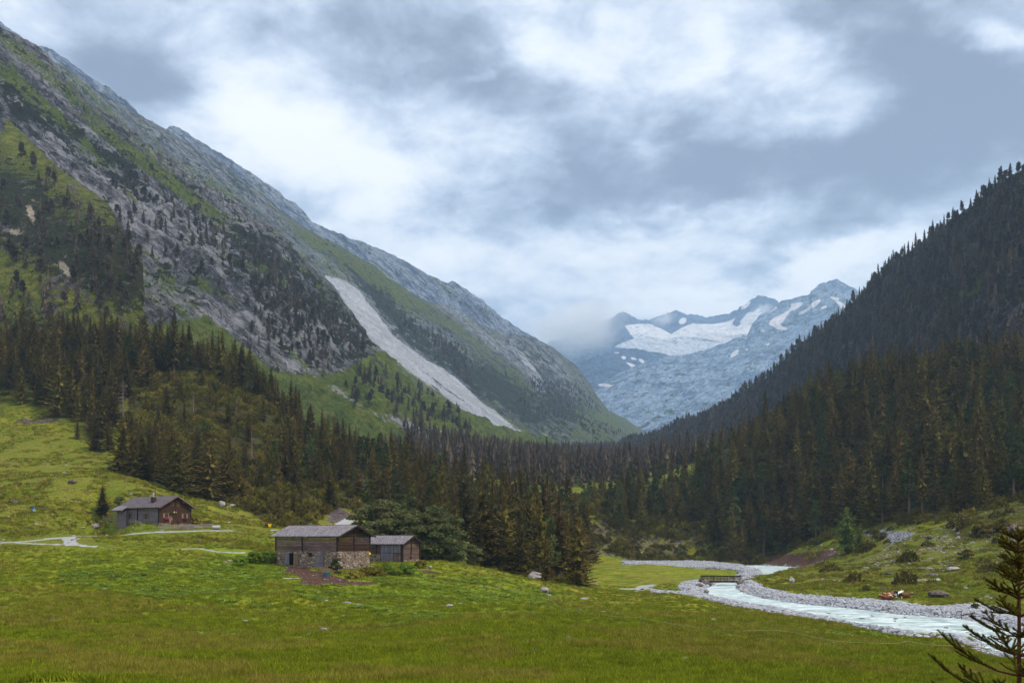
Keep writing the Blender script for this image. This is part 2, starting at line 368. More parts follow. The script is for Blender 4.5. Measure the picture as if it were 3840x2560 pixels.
path_paint([(255,2014),(262,2024),(268,2042)], 1.2, 160, 290)
path_paint([(670,2060),(800,2066),(910,2071)], .7, 150, 290, .9)
path_paint([(3080,2175),(3200,2178),(3350,2178),(3480,2173)], .5, 150, 300, .7)
paint(2, m1, [(1240,1974),(1262,1960),(1290,1945),(1326,1929),(1358,1927),(1345,1945),(1318,1960),(1296,1974)], 3, 230, 400)
paint(2, m1, [(2325,2212),(2400,2197),(2463,2190),(2450,2206),(2370,2214)], 4, 180, 280, .9, jpx, jpy)
# scree fans and stony ground on the right bank
paint(0, m1, [(3235,1990),(3330,1985),(3440,1995),(3420,2010),(3370,2030),(3310,2068),(3290,2066),(3340,2025),(3290,2010),(3240,2008)], 9, 240, 420, .75, jpx, jpy)
paint(3, m1, [(3330,2010),(3560,1960),(3840,1930),(3900,2140),(3660,2160),(3500,2130),(3300,2140),(3200,2100)], 50, 180, 420, .38, jpx, jpy)
paint(3, m1, [(60,1572),(180,1560),(260,1580),(190,1590),(70,1592)], 8, 300, 420, .8, jpx, jpy)
# rock outcrops: slab by the road, knoll walls, broken ground on the left slope
paint(3, m1, [(1130,1850),(1190,1868),(1250,1890),(1310,1925),(1300,1942),(1250,1965),(1215,1950),(1230,1920),(1150,1875)], 8, 240, 380, 1, jpx, jpy)
paint(3, m1, [(2190,1950),(2260,1940),(2420,2000),(2600,1960),(2680,2000),(2660,2060),(2500,2100),(2330,2098),(2200,2080)], 12, 380, 500, .62, jpx, jpy)
paint(3, m1, [(1300,1780),(1380,1800),(1390,1850),(1330,1850)], 10, 280, 420, .9, jpx, jpy)
# forest floor (px, depth) polygons
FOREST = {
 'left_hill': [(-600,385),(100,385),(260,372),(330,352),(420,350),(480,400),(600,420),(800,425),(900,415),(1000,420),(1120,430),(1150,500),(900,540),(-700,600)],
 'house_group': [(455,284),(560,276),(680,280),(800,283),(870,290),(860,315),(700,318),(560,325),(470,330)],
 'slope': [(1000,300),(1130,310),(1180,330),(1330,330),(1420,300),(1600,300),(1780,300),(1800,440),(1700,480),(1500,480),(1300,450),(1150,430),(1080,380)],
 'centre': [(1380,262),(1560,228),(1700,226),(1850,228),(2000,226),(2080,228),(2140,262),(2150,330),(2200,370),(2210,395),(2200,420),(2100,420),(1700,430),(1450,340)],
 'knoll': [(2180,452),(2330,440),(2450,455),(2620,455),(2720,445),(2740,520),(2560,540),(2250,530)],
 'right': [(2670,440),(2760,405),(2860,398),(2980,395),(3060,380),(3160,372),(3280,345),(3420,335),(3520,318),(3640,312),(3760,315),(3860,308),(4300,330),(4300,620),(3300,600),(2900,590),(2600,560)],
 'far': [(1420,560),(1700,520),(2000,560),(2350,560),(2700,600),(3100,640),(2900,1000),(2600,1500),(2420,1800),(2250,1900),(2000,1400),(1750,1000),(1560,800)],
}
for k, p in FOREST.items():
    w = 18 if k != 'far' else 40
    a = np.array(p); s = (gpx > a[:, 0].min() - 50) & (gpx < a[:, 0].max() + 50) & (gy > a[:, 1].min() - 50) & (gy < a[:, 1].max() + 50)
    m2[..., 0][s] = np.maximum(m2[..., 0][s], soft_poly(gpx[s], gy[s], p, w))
HEATH = [(470,330),(560,330),(700,300),(880,285),(1000,262),(1060,255),(1130,262),(1210,275),(1260,300),(1380,300),(1300,400),(1150,430),(1000,430),(800,430),(600,425),(480,400)]
s = gy < 600; m2[..., 3][s] = soft_poly(gpx[s], gy[s], HEATH, 10); m2[..., 0][s] = np.maximum(m2[..., 0][s], .85 * m2[..., 3][s])  # ground under the scrub darkened too, painting shaded gaps between the clumps
paint(3, m2, [(3560,1960),(3700,1900),(3900,1850),(3900,2010),(3700,2030),(3560,2050)], 25, 180, 330, .7, jpx, jpy)
paint(3, m2, [(2900,2060),(3100,2040),(3250,2030),(3100,2060),(2950,2075)], 10, 280, 420, .6, jpx, jpy)
paint(3, m2, [(2850,2080),(3200,2060),(3500,1970),(3900,1900),(3950,2290),(3560,2270),(3200,2235),(3050,2190),(2950,2160),(3000,2130)], 20, 150, 420, .50)
paint(3, m2, [(-100,1570),(350,1620),(500,1780),(760,1900),(1050,1950),(1000,2060),(500,2070),(-100,2070)], 20, 170, 420, .44)
for poly, a in (([(230,2110),(640,2110),(900,2160),(1000,2200),(850,2260),(500,2230),(230,2180)], .8), ([(780,2060),(1050,2070),(1060,2150),(900,2210),(740,2120)], 1.), ([(1050,2190),(1300,2200),(1500,2150),(1900,2180),(2100,2230),(1900,2300),(1500,2320),(1200,2260)], .8),
                 ([(330,1990),(560,1960),(640,1990),(500,2000)], .8), ([(380,1750),(560,1740),(570,1790),(430,1790)], .7)):
    paint(1, m2, poly, 40, 60, 400, a, jpx, jpy)
for poly, a in (([(-50,1560),(330,1600),(470,1760),(700,1860),(1050,1940),(1000,2080),(600,2040),(0,2010)], .7), ([(2180,2110),(2420,2125),(2560,2190),(2400,2215),(2200,2170)], .8), ([(1850,2150),(2700,2260),(3600,2420),(3840,2560),(2900,2560),(2100,2280)], .55), ([(-50,2090),(250,2110),(260,2300),(-50,2300)], .6)):
    paint(2, m2, poly, 50, 30, 420, a, jpx, jpy)

def ground_material():
    m = bpy.data.materials.new("meadow_ground"); m.use_nodes = True; t = NT(m.node_tree)
    P_ = t.N('ShaderNodeTexCoord').outputs['Object']
    a1 = t.N('ShaderNodeAttribute', attribute_name='m1'); a2 = t.N('ShaderNodeAttribute', attribute_name='m2')
    s1 = t.N('ShaderNodeSeparateColor', {0: a1.outputs['Color']}); s2 = t.N('ShaderNodeSeparateColor', {0: a2.outputs['Color']})
    gravel, soil, path, rock = s1.outputs[0], s1.outputs[1], s1.outputs[2], a1.outputs['Alpha']
    forest, lush, dry, heath = s2.outputs[0], s2.outputs[1], s2.outputs[2], a2.outputs['Alpha']
    n_big = t.noise(P_, 0.06, 5, 0.6); n_mid = t.noise(t.mapping(P_, scale=(.55, 1, 1)), 0.45, 6, 0.62, .4); n_fin = t.noise(P_, 2.3, 6, 0.7); n_hf = t.noise(P_, 9.0, 4, 0.7)
    g = t.mix(t.ss(n_mid, .38, .66), c3(98, 114, 8), c3(146, 156, 22))
    g = t.mix(t.M('MULTIPLY', t.ss(n_big, .45, .62), .55), g, c3(140, 136, 42))
    g = t.mix(t.M('MULTIPLY', t.ss(n_fin, .42, .62), .5), g, c3(58, 66, 10))
    # dry straw and brown sedge
    dryf = t.M('MULTIPLY', t.ss(t.M('ADD', n_mid, t.M('MULTIPLY', n_fin, .5)), .68, .95), t.M('ADD', .28, t.M('MULTIPLY', dry, .6)))
    g = t.mix(dryf, g, c3(150, 130, 58))
    brn = t.M('MULTIPLY', t.ss(t.noise(t.mapping(P_, loc=(50, 3, 0), scale=(.5, 1, 1)), .35, 6, .65), .52, .68), t.M('SUBTRACT', .62, t.M('MULTIPLY', lush, .4)))
    g = t.mix(t.M('MULTIPLY', brn, .8), g, c3(104, 84, 24))
    lu = t.M('MULTIPLY', lush, t.ss(n_mid, .30, .58))
    g = t.mix(t.M('MULTIPLY', lu, .55), g, c3(104, 146, 20))
    g = t.mix(t.M('MULTIPLY', t.ss(n_hf, .35, .7), .35), g, c3(52, 58, 12))
    hea = t.ss(t.M('ADD', heath, t.M('MULTIPLY', t.M('SUBTRACT', t.M('ADD', t.M('MULTIPLY', n_fin, .6), t.M('MULTIPLY', n_mid, .5)), .55), 2.4)), .35, .75)
    g = t.mix(hea, g, t.mix(n_fin, c3(48, 50, 20), c3(78, 66, 30)))
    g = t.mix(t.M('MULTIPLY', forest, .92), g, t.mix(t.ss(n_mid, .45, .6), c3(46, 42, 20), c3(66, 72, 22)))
    # soil, rock, gravel, path
    so_ = t.mix(t.ss(n_fin, .35, .7), c3(60, 40, 33), c3(98, 68, 56))
    spk = t.vor(P_, 2.2); so_ = t.mix(t.M('MULTIPLY', t.M('LESS_THAN', spk, .17), .8), so_, c3(176, 166, 158))
    g = t.mix(t.ss(t.M('ADD', soil, t.M('MULTIPLY', t.M('SUBTRACT', n_fin, .5), .8)), .4, .6), g, so_)
    rk = t.noise(t.mapping(P_, scale=(.7, .7, 1.6)), .7, 8, .7, 1.0)
    rc = t.ramp(rk, [(.3, c3(40, 30, 30)), (.45, c3(72, 60, 62)), (.58, c3(100, 88, 90)), (.72, c3(146, 136, 136))])
    g = t.mix(t.ss(t.M('ADD', rock, t.M('MULTIPLY', t.M('SUBTRACT', t.noise(P_, .8, 6, .7), .5), 1.6)), .52, .66), g, rc)
    gv = t.N('ShaderNodeTexVoronoi', {'Vector': P_, 'Scale': 2.6}); gcol = t.mix(t.N('ShaderNodeSeparateColor', {0: gv.outputs['Color']}).outputs[0], c3(124, 126, 134), c3(204, 206, 212))
    gcol = t.mix(t.ss(t.M('ADD', gv.outputs['Distance'], t.M('MULTIPLY', n_hf, .3)), .45, .75), gcol, c3(74, 78, 86))
    g = t.mix(t.ss(t.M('ADD', gravel, t.M('MULTIPLY', t.M('SUBTRACT', n_fin, .5), .9)), .4, .6), g, gcol)
    pc = t.mix(n_hf, c3(136, 136, 134), c3(180, 182, 184))
    g = t.mix(t.ss(t.M('ADD', path, t.M('MULTIPLY', t.M('SUBTRACT', n_fin, .5), .7)), .4, .62), g, pc)
    bs = t.N('ShaderNodeBsdfPrincipled', {'Base Color': g, 'Roughness': .95, 'Specular IOR Level': .15})
    h = t.M('ADD', t.M('MULTIPLY', n_mid, .5), t.M('ADD', t.M('MULTIPLY', n_fin, .35), t.M('MULTIPLY', n_hf, .12)))
    b = t.N('ShaderNodeBump', {'Strength': .9, 'Distance': .6, 'Height': h}); t.l.new(b.outputs[0], bs.inputs['Normal'])
    t.l.new(bs.outputs[0], t.N('ShaderNodeOutputMaterial').inputs[0]); return m
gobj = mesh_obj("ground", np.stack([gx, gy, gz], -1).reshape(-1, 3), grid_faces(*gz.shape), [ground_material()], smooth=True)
attr(gobj.data, 'm1', m1.reshape(-1, 4)); attr(gobj.data, 'm2', m2.reshape(-1, 4))
tag(gobj, "green alpine meadow and valley floor with paths and bare soil", kind='structure')

# ---------------------------------------------------------------- river
def water_material():
    m = bpy.data.materials.new("glacial_water"); m.use_nodes = True; t = NT(m.node_tree)
    P_ = t.N('ShaderNodeTexCoord').outputs['Object']
    fl = t.mapping(P_, rot=(0, 0, R(38)), scale=(.55, 1.5, 1))
    n1 = t.noise(fl, .55, 6, .65, .8); n2 = t.noise(fl, 2.4, 5, .7, .6)
    foam = t.ss(t.M('ADD', n1, t.M('MULTIPLY', n2, .6)), .74, .92)
    col = t.mix(t.ss(n1, .35, .65), c3(150, 172, 172), c3(178, 196, 194))
    col = t.mix(t.M('MULTIPLY', foam, .85), col, c3(226, 236, 240))
    bs = t.N('ShaderNodeBsdfPrincipled', {'Base Color': col, 'Roughness': t.M('ADD', .28, t.M('MULTIPLY', foam, .4)), 'IOR': 1.33})
    b = t.N('ShaderNodeBump', {'Strength': .55, 'Distance': .25, 'Height': t.M('ADD', n2, t.M('MULTIPLY', n1, 1.5))}); t.l.new(b.outputs[0], bs.inputs['Normal'])
    t.l.new(bs.outputs[0], t.N('ShaderNodeOutputMaterial').inputs[0]); return m
wy = np.linspace(84, 450, 740); wxn = np.linspace(0, 1, 190)
WYg = np.repeat(wy[:, None], 190, 1); WXg = 18 + wxn[None] * (WYg * .60 + 40)
WZg = zplane(WYg) + .05 + .05 * fbm(WXg / 1.1, WYg / 1.1, WXg * 0, 3, 61)
wf = grid_faces(*WZg.shape); cen = wf[:, 0]; fx_, fy_ = WXg.ravel()[cen], WYg.ravel()[cen]
keep = in_poly(fx_, fy_, WATER) | (dist_poly(fx_, fy_, WATER) < 3.0)
tag(mesh_obj("river", np.stack([WXg, WYg, WZg], -1).reshape(-1, 3), wf[keep], [water_material()], smooth=True), "milky pale blue mountain river", kind='structure')

# ================================================================ MOUNTAINS
def loft(name, lines, px0, px1, nc, nr, amp, scale, streak=(1, 0, -.8), aniso=3.0, back=(1.18, 420), seed=0, ridge_amp=.4, rough=5, fine=0.0, curve=None):
    pxs = np.linspace(px0, px1, nc)
    L = []
    for ln in lines:
        a = np.array(ln, float); L.append(np.stack([np.interp(pxs, a[:, 0], a[:, 1]), np.interp(pxs, a[:, 0], a[:, 2])], -1))
    # ridge line roughened a little so it is not a polyline
    rn = fbm(pxs / 16, pxs * 0, pxs * 0, 5, seed + 5, .6)
    L[0][:, 0] -= rn * rough
    K = len(L); hts = [max(20, np.abs(L[i + 1][:, 0] - L[i][:, 0]).mean()) for i in range(K - 1)]
    rowspx, rowspy, rowsd = [], [], []
    tot = sum(hts)
    T = []
    for i in range(K - 1):
        n = max(3, int(nr * hts[i] / tot)); T += list(i + np.arange(n) / n)
    T.append(K - 1); T = np.array(T)
    def cr(A, t):
        i = np.clip(np.floor(t).astype(int), 0, K - 2); f = (t - i)[:, None]
        p0, p1, p2, p3 = A[np.maximum(i - 1, 0)], A[i], A[i + 1], A[np.minimum(i + 2, K - 1)]
        m1_, m2_ = (p2 - p0) / 2 * .8, (p3 - p1) / 2 * .8
        return (2*f**3 - 3*f**2 + 1) * p1 + (f**3 - 2*f**2 + f) * m1_ + (-2*f**3 + 3*f**2) * p2 + (f**3 - f**2) * m2_
    PYg = cr(np.stack([l[:, 0] for l in L]), T); Dg = cr(np.stack([l[:, 1] for l in L]), T); PXg = np.repeat(pxs[None], len(T), 0)
    X = (PXg - CX) / F * Dg; Z = CAMZ + (HY - PYg) / F * Dg
    V = np.stack([X, Dg, Z], -1)
    du = np.gradient(V, axis=1); dv = np.gradient(V, axis=0); N = np.cross(dv, du); N /= np.linalg.norm(N, axis=-1, keepdims=True) + 1e-9
    s = np.array(streak, float); s /= np.linalg.norm(s); q = np.cross(s, [0, 1, 0]); q /= np.linalg.norm(q)
    a = V @ s / (scale * aniso); b = V @ q / scale; c = V[..., 1] / (scale * 2)
    n = fbm(a, b, c, 6, seed, .55, ridged=True) * .6 + fbm(a * 1.7, b * .6, c, 4, seed + 20) * .6
    tr = np.clip(T / 0.35, 0, 1)[:, None]; tr = ridge_amp + (1 - ridge_amp) * tr
    disp = n * amp * tr
    if fine: disp = disp + fine * tr * fbm(V[..., 0] / (scale * .12), V[..., 1] / (scale * .12), V[..., 2] / (scale * .12), 4, seed + 40)
    V = V + N * disp[..., None]
    if back:                                              # the far side, so the ridge has thickness
        B = V[:1].copy(); B[..., 1] = B[..., 1] * back[0]; B[..., 0] = B[..., 0] * back[0]; B[..., 2] -= back[1]
        V = np.concatenate([B, V]); n = np.concatenate([n[:1], n]); PXg = np.concatenate([PXg[:1], PXg]); PYg = np.concatenate([PYg[:1], PYg]); Dg = np.concatenate([Dg[:1], Dg]); a = np.concatenate([a[:1], a]); b = np.concatenate([b[:1], b])
    # position on the photo after displacement
    ppx, ppy = proj(V[..., 0], V[..., 1], V[..., 2])
    ppx[0] = PXg[0]; ppy[0] = PYg[0]
    return dict(name=name, V=V, n=n, px=ppx, py=ppy, d=Dg, a=a, b=b)
def blob(S, cx, cy, rx, ry, rot=40):
    ca, sa = math.cos(R(rot)), math.sin(R(rot)); dx = S['px'] - cx; dy = S['py'] - cy
    u = (dx * ca + dy * sa) / rx; v = (dy * ca - dx * sa) / ry
    return np.exp(-(u * u + v * v))
def bsum(S, lst): return sum(amp * blob(S, *b) for *b, amp in lst)

def mountain_material(name, grass, grass2, rockd, rockl, shrub, scree, fs, streak_rot=40, snow=None):
    m = bpy.data.materials.new(name); m.use_nodes = True; t = NT(m.node_tree)
    P_ = t.N('ShaderNodeTexCoord').outputs['Object']
    at = t.N('ShaderNodeAttribute', attribute_name='mk'); s_ = t.N('ShaderNodeSeparateColor', {0: at.outputs['Color']})
    gr, sc, sh, sn = s_.outputs[0], s_.outputs[1], s_.outputs[2], at.outputs['Alpha']
    mp = t.mapping(t.mapping(P_, rot=(0, R(-streak_rot), 0)), scale=(.28 / fs, .5 / fs, 1 / fs))
    nA = t.noise(mp, .035, 8, .68, .6); nB = t.noise(mp, .16, 6, .7, .5); nC = t.noise(t.mapping(P_, scale=(1 / fs,) * 3), .30, 6, .72)
    nD = t.noise(t.mapping(P_, scale=(1 / fs,) * 3, loc=(9, 9, 9)), .06, 6, .65)
    crack = t.N('ShaderNodeTexVoronoi', {'Vector': t.mapping(mp, scale=(1, 1, 1)), 'Scale': .11}, feature='DISTANCE_TO_EDGE').outputs['Distance']
    rk = t.mix(t.ss(t.M('ADD', t.M('MULTIPLY', nA, .55), t.M('MULTIPLY', nB, .45)), .43, .57), rockd, rockl)
    rk = t.mix(t.M('MULTIPLY', t.ss(nC, .50, .66), .55), rk, tuple(min(1, c * 1.5) for c in rockl))
    rk = t.mix(t.M('MULTIPLY', t.M('SUBTRACT', 1.0, t.ss(crack, 0.0, .12)), .5), rk, tuple(c * .45 for c in rockd))
    gg = t.mix(t.ss(nD, .40, .60), grass, grass2)
    gg = t.mix(t.M('MULTIPLY', t.ss(nC, .42, .64), .5), gg, tuple(c * .55 for c in grass))
    gr = t.M('MULTIPLY', gr, .8); big = t.M('MULTIPLY', t.M('SUBTRACT', nA, .5), 2.2)
    jit = t.M('ADD', big, t.M('ADD', t.M('MULTIPLY', t.M('SUBTRACT', nB, .5), 1.6), t.M('MULTIPLY', t.M('SUBTRACT', nC, .5), 1.4)))
    col = t.mix(t.ss(t.M('ADD', gr, jit), .42, .58), rk, gg)
    shj = t.M('ADD', t.M('MULTIPLY', t.M('SUBTRACT', nD, .5), 3.0), t.M('ADD', t.M('MULTIPLY', t.M('SUBTRACT', nC, .5), 1.8), t.M('MULTIPLY', t.M('SUBTRACT', nB, .5), 1.2)))
    col = t.mix(t.ss(t.M('ADD', sh, shj), .48, .58), col, t.mix(nC, tuple(c * .6 for c in shrub), shrub))
    scc = t.mix(t.ss(nC, .35, .65), tuple(c * .62 for c in scree), scree)
    scc = t.mix(t.M('MULTIPLY', t.ss(nA, .46, .60), .7), scc, tuple(c * f for c, f in zip(scree, (.58, .56, .55))))
    col = t.mix(t.ss(t.M('ADD', sc, t.M('MULTIPLY', jit, .62)), .42, .60), col, scc)
    if snow:
        sj = t.M('MULTIPLY', t.M('SUBTRACT', nB, .5), .5)
        ice = t.mix(t.ss(nA, .35, .65), tuple(c * .72 for c in snow), snow)
        col = t.mix(t.ss(t.M('ADD', sn, sj), .40, .60), col, ice)
    bs = t.N('ShaderNodeBsdfPrincipled', {'Base Color': col, 'Roughness': .95, 'Specular IOR Level': .1})
    hh = t.M('ADD', t.M('MULTIPLY', nA, 1.0), t.M('ADD', t.M('MULTIPLY', nB, .5), t.M('MULTIPLY', nC, .25)))
    b = t.N('ShaderNodeBump', {'Strength': 1.0, 'Distance': 14.0 * fs, 'Height': hh}); t.l.new(b.outputs[0], bs.inputs['Normal'])
    t.l.new(bs.outputs[0], t.N('ShaderNodeOutputMaterial').inputs[0]); return m
def finish(S, mat, grass, scree, shrub, snow=0):
    V = S['V']; sh = V.shape[:2]
    o = mesh_obj(S['name'], V.reshape(-1, 3), grid_faces(*sh)[:, ::-1], [mat], smooth=True)
    mk = np.stack([np.broadcast_to(q, sh) for q in (grass, scree, shrub, snow)], -1)
    attr(o.data, 'mk', np.clip(mk, -1, 2).reshape(-1, 4)); return o

# --- near green spur at the far left, with pale broken cliffs
L1 = loft('green_mountain_spur', [
    [(-500,120,1000),(-200,330,960),(0,433,900),(83,499,860),(222,632,780),(410,771,700),(470,880,640),(527,985,600),(520,1090,580),(545,1200,560),(700,1330,545)],
    [(-500,500,800),(0,760,720),(222,880,660),(410,950,600),(527,1080,570),(560,1260,550),(700,1360,535)],
    [(-500,900,640),(0,1050,600),(222,1120,570),(410,1190,545),(560,1290,530),(700,1385,520)],
    [(-500,1500,520),(0,1500,520),(700,1500,510)]], -1000, 700, 640, 360, 11, 70, seed=101, fine=2.2, back=(1.12, 120))
cl1 = bsum(L1, [(115,800,75,35,60,1.1),(60,880,80,35,20,1.0),(250,1015,60,22,60,.9),(240,980,30,60,10,.4),(330,1060,70,30,30,.4),(500,1000,20,120,10,.6)])
g1 = .98 - cl1 - .9 * np.maximum(0, L1['n'] - .12) * sstep(L1['py'], 400, 620)
sh1 = .50 + .55 * bsum(L1, [(60,720,110,60,20,1.),(200,900,160,70,30,.9),(420,950,110,120,60,.9),(470,1090,60,110,60,.7),(300,1060,160,50,35,.6),(-200,800,200,200,0,.8)]) - 0.55 * bsum(L1, [(150,600,300,40,40,1.),(120,1080,330,70,28,1.),(350,1150,130,60,30,1.),(60,560,120,60,40,.6)])
MAT_L1 = mountain_material('spur_grass_rock', c3(82,92,24), c3(122,122,44), c3(80,72,72), c3(150,142,138), c3(50,52,28), c3(180,168,150), .45, 40)
tag(finish(L1, MAT_L1, g1, bsum(L1, [(115,800,40,18,70,.9),(60,870,40,20,20,.6),(245,1010,40,14,60,1.)]), sh1), "green spur with pale cliffs at the left", kind='structure')

# --- front mountain with the grey cliff band
L2 = loft('cliff_mountain', [
    [(-500,-330,1000),(-100,40,1080),(0,128,1100),(111,178,1120),(166,216,1130),(250,305,1150),(333,388,1170),(455,472,1200),(544,560,1220),(666,655,1240),(777,727,1260),(900,835,1270),(1011,861,1280),(1139,978,1290),(1233,1077,1290),(1288,1144,1290),(1344,1211,1290),(1383,1290,1290),(1395,1350,1300),(1440,1440,1310),(1520,1500,1340),(1650,1560,1400),(1800,1620,1500),(2100,1690,1800),(2300,1740,1900)],
    [(-500,0,900),(0,400,930),(455,760,1000),(777,920,1080),(1011,1040,1130),(1233,1200,1190),(1344,1300,1230),(1395,1390,1250),(1520,1530,1270),(1800,1650,1400),(2300,1760,1800)],
    [(-500,500,760),(0,760,780),(455,1010,830),(777,1110,900),(1011,1230,980),(1233,1330,1060),(1344,1370,1120),(1395,1420,1150),(1520,1560,1180),(1800,1670,1320),(2300,1790,1700)],
    [(-500,1000,640),(0,1150,650),(455,1170,690),(777,1200,760),(1043,1416,800),(1243,1440,880),(1383,1480,920),(1520,1600,980),(1800,1700,1100),(2300,1830,1500)],
    [(-500,1900,540),(0,1860,540),(777,1800,560),(1043,1850,620),(1383,1900,700),(1800,1950,800),(2300,1980,1200)]], -1000, 2300, 1300, 470, 44, 105, seed=201, fine=8, back=(1.10, 160))
apron = sstep(L2['py'], np.interp(L2['px'], [0, 777, 1043, 1243, 1383, 1500], [1300, 1190, 1405, 1415, 1330, 1300]) - 15, np.interp(L2['px'], [0, 777, 1043, 1243, 1383, 1500], [1300, 1190, 1405, 1415, 1330, 1300]) + 20)
g2 = .46 - .5 * L2['n'] + .22 * sstep(L2['py'] - np.interp(L2['px'], [0, 455, 777, 1139, 1383], [128, 472, 727, 978, 1290]), 130, 0) + .75 * bsum(L2, [(170,400,260,26,38,1.),(540,610,330,24,36,1.),(60,280,140,30,40,.6),(650,700,300,30,40,.6),(780,1070,100,34,25,1.),(720,960,60,40,40,.5),(930,1000,80,30,30,.6),(330,800,60,30,40,.6),(1100,1080,120,30,40,.4),(880,1130,60,20,20,.8)]) \
    + .55 * bsum(L2, [(300,520,260,12,40,.8),(450,700,200,14,42,.8),(560,740,240,12,36,.8),(700,900,140,16,40,.7),(250,400,260,10,38,.7),(860,960,160,14,38,.7),(1000,1010,120,16,40,.6),(520,960,50,60,60,.6),(620,1030,60,22,40,.8)]) - .55 * bsum(L2, [(200,360,220,20,43,1.),(110,480,90,30,45,.8),(230,600,120,40,45,.9),(400,690,60,60,30,.5),(560,860,180,70,45,.8),(640,830,140,60,45,.6),(900,1180,120,60,50,.7),(800,1180,100,50,30,.6),(250,250,300,25,40,.5)]) + apron * .75
sh2 = .30 + .55 * bsum(L2, [(70,390,140,40,35,1.),(400,560,130,30,35,.9),(260,520,120,40,40,.5),(520,700,150,40,40,.5),(950,930,100,50,40,.9),(1080,1040,160,60,40,.7),(1250,1180,120,60,45,.8),(1000,1120,90,60,40,.5),(1330,1290,60,50,60,.6),(680,1050,100,40,20,.5)]) - .5 * apron - .5 * bsum(L2, [(200,360,220,24,43,1.),(560,860,160,70,45,.7),(900,1190,110,60,50,.8)])
sc2 = .95 * bsum(L2, [(190,350,200,14,43,.45),(1230,1450,330,16,30,.30),(1330,1500,260,14,32,.30),(1290,1390,60,10,30,.55),(1540,1600,110,14,30,.75),(1700,1640,160,10,25,.6),(1090,1370,45,28,60,.6),(1060,1230,30,40,10,.3),(400,720,60,20,50,.25)])
MAT_L2 = mountain_material('cliff_rock_grass', c3(82,98,34), c3(110,118,50), c3(60,58,64), c3(152,151,158), c3(46,48,34), c3(176,176,184), 1.0, 40)
tag(finish(L2, MAT_L2, g2, sc2, sh2), "grey cliff mountain rising behind the left forest", kind='structure')

# --- long slope with the pale landslide
L3_TOP = [(-500,-250,1450),(0,110,1550),(300,310,1700),(621,490,1950),(832,618,2050),(966,718,2130),(1110,834,2180),(1211,896,2230),(1288,930,2270),(1388,991,2330),(1455,1046,2400),(1566,1113,2500),(1677,1157,2700),(1788,1213,2850),(1900,1262,3000),(2000,1266,3200),(2083,1312,3300),(2160,1377,3450),(2204,1433,3550),(2238,1482,3650),(2276,1537,3800),(2343,1575,4100),(2430,1622,4400)]
L3 = loft('landslide_mountain', [L3_TOP,
    [(-500,50,1300),(0,350,1400),(621,700,1650),(1110,980,1850),(1566,1220,2200),(1900,1360,2600),(2160,1470,3050),(2276,1570,3400),(2430,1640,4100)],
    [(-500,400,1150),(0,650,1250),(621,950,1400),(1110,1150,1550),(1383,1250,1650),(1566,1340,1850),(1900,1470,2200),(2160,1550,2600),(2276,1610,2950),(2430,1665,3600)],
    [(-500,900,1100),(0,1000,1200),(621,1200,1250),(1110,1350,1330),(1383,1400,1400),(1566,1470,1500),(1900,1590,1750),(2160,1640,2100),(2276,1660,2300),(2430,1700,2900)],
    [(-500,1700,1000),(0,1700,1000),(1383,1780,1100),(1566,1800,1150),(1900,1850,1300),(2160,1860,1500),(2430,1860,2000)]], -1000, 2430, 1400, 480, 30, 150, seed=301, fine=6, back=(1.06, 120), rough=4)
SLIDE = [(1225,1040),(1255,1050),(1300,1062),(1352,1090),(1380,1130),(1408,1165),(1428,1195),(1450,1222),(1470,1262),(1530,1300),(1600,1350),(1690,1400),(1740,1440),(1800,1500),(1860,1545),(1900,1580),(1945,1612),(1990,1634),(1900,1618),(1830,1590),(1760,1550),(1700,1510),(1640,1462),(1560,1410),(1480,1350),(1400,1290),(1370,1240),(1345,1205),(1320,1170),(1290,1130),(1275,1090)]
sl = soft_poly(L3['px'] + 9 * L3['n'], L3['py'] + 8 * L3['n'], SLIDE, 16) * (1 - .5 * bsum(L3, [(1600,1400,160,10,38,.6),(1760,1520,140,8,36,.9),(1360,1170,30,14,60,.7),(1440,1260,30,10,50,.6)]) * (.5 + fbm(L3['a'] * 3, L3['b'] * 3, L3['b'] * 0, 3, 9)))
g3 = .72 - .5 * L3['n'] + bsum(L3, [(1350,1010,300,30,33,.35),(1480,1100,200,30,35,.5),(1800,1280,250,30,35,.4),(1500,1430,260,34,35,.8),(1750,1560,260,30,30,.9),(1700,1330,300,20,40,.35),(2000,1480,240,30,38,.4),(2200,1570,150,30,40,.5),(900,760,200,40,38,.2),(1450,1380,80,60,40,.5),(2330,1600,90,25,35,.5)]) \
    - bsum(L3, [(1560,1270,180,50,45,.55),(1600,1330,150,50,45,.4),(1850,1300,130,26,35,.5),(1980,1370,120,30,50,.4),(2080,1470,110,70,55,.55),(1660,1160,200,30,35,.35),(800,640,400,40,36,.35)])
sh3 = .30 + bsum(L3, [(1420,1120,130,26,40,.6),(1540,1250,150,50,45,.5),(1760,1410,140,50,40,.6),(1880,1440,120,40,35,.5),(2090,1520,80,80,60,.6),(1950,1520,140,40,45,.5),(2000,1330,140,30,42,.25),(1480,1360,60,30,40,.2)]) - .8 * sl - bsum(L3, [(1500,1430,260,30,35,.4),(1750,1560,260,30,30,.4)])
sc3 = sl * 1.0 + .55 * bsum(L3, [(1260,1060,60,30,60,.5),(1990,1370,110,14,45,.8),(1480,1280,110,20,45,.5),(2020,1620,120,10,25,.7),(1650,1200,260,14,33,.4),(1900,1310,140,14,35,.5)])
MAT_L3 = mountain_material('long_slope', c3(82,96,48), c3(110,114,64), c3(68,74,84), c3(156,160,170), c3(48,54,40), c3(200,204,214), 1.3, 38)
tag(finish(L3, MAT_L3, g3, sc3, sh3), "long mountain slope scarred by a pale landslide", kind='structure')

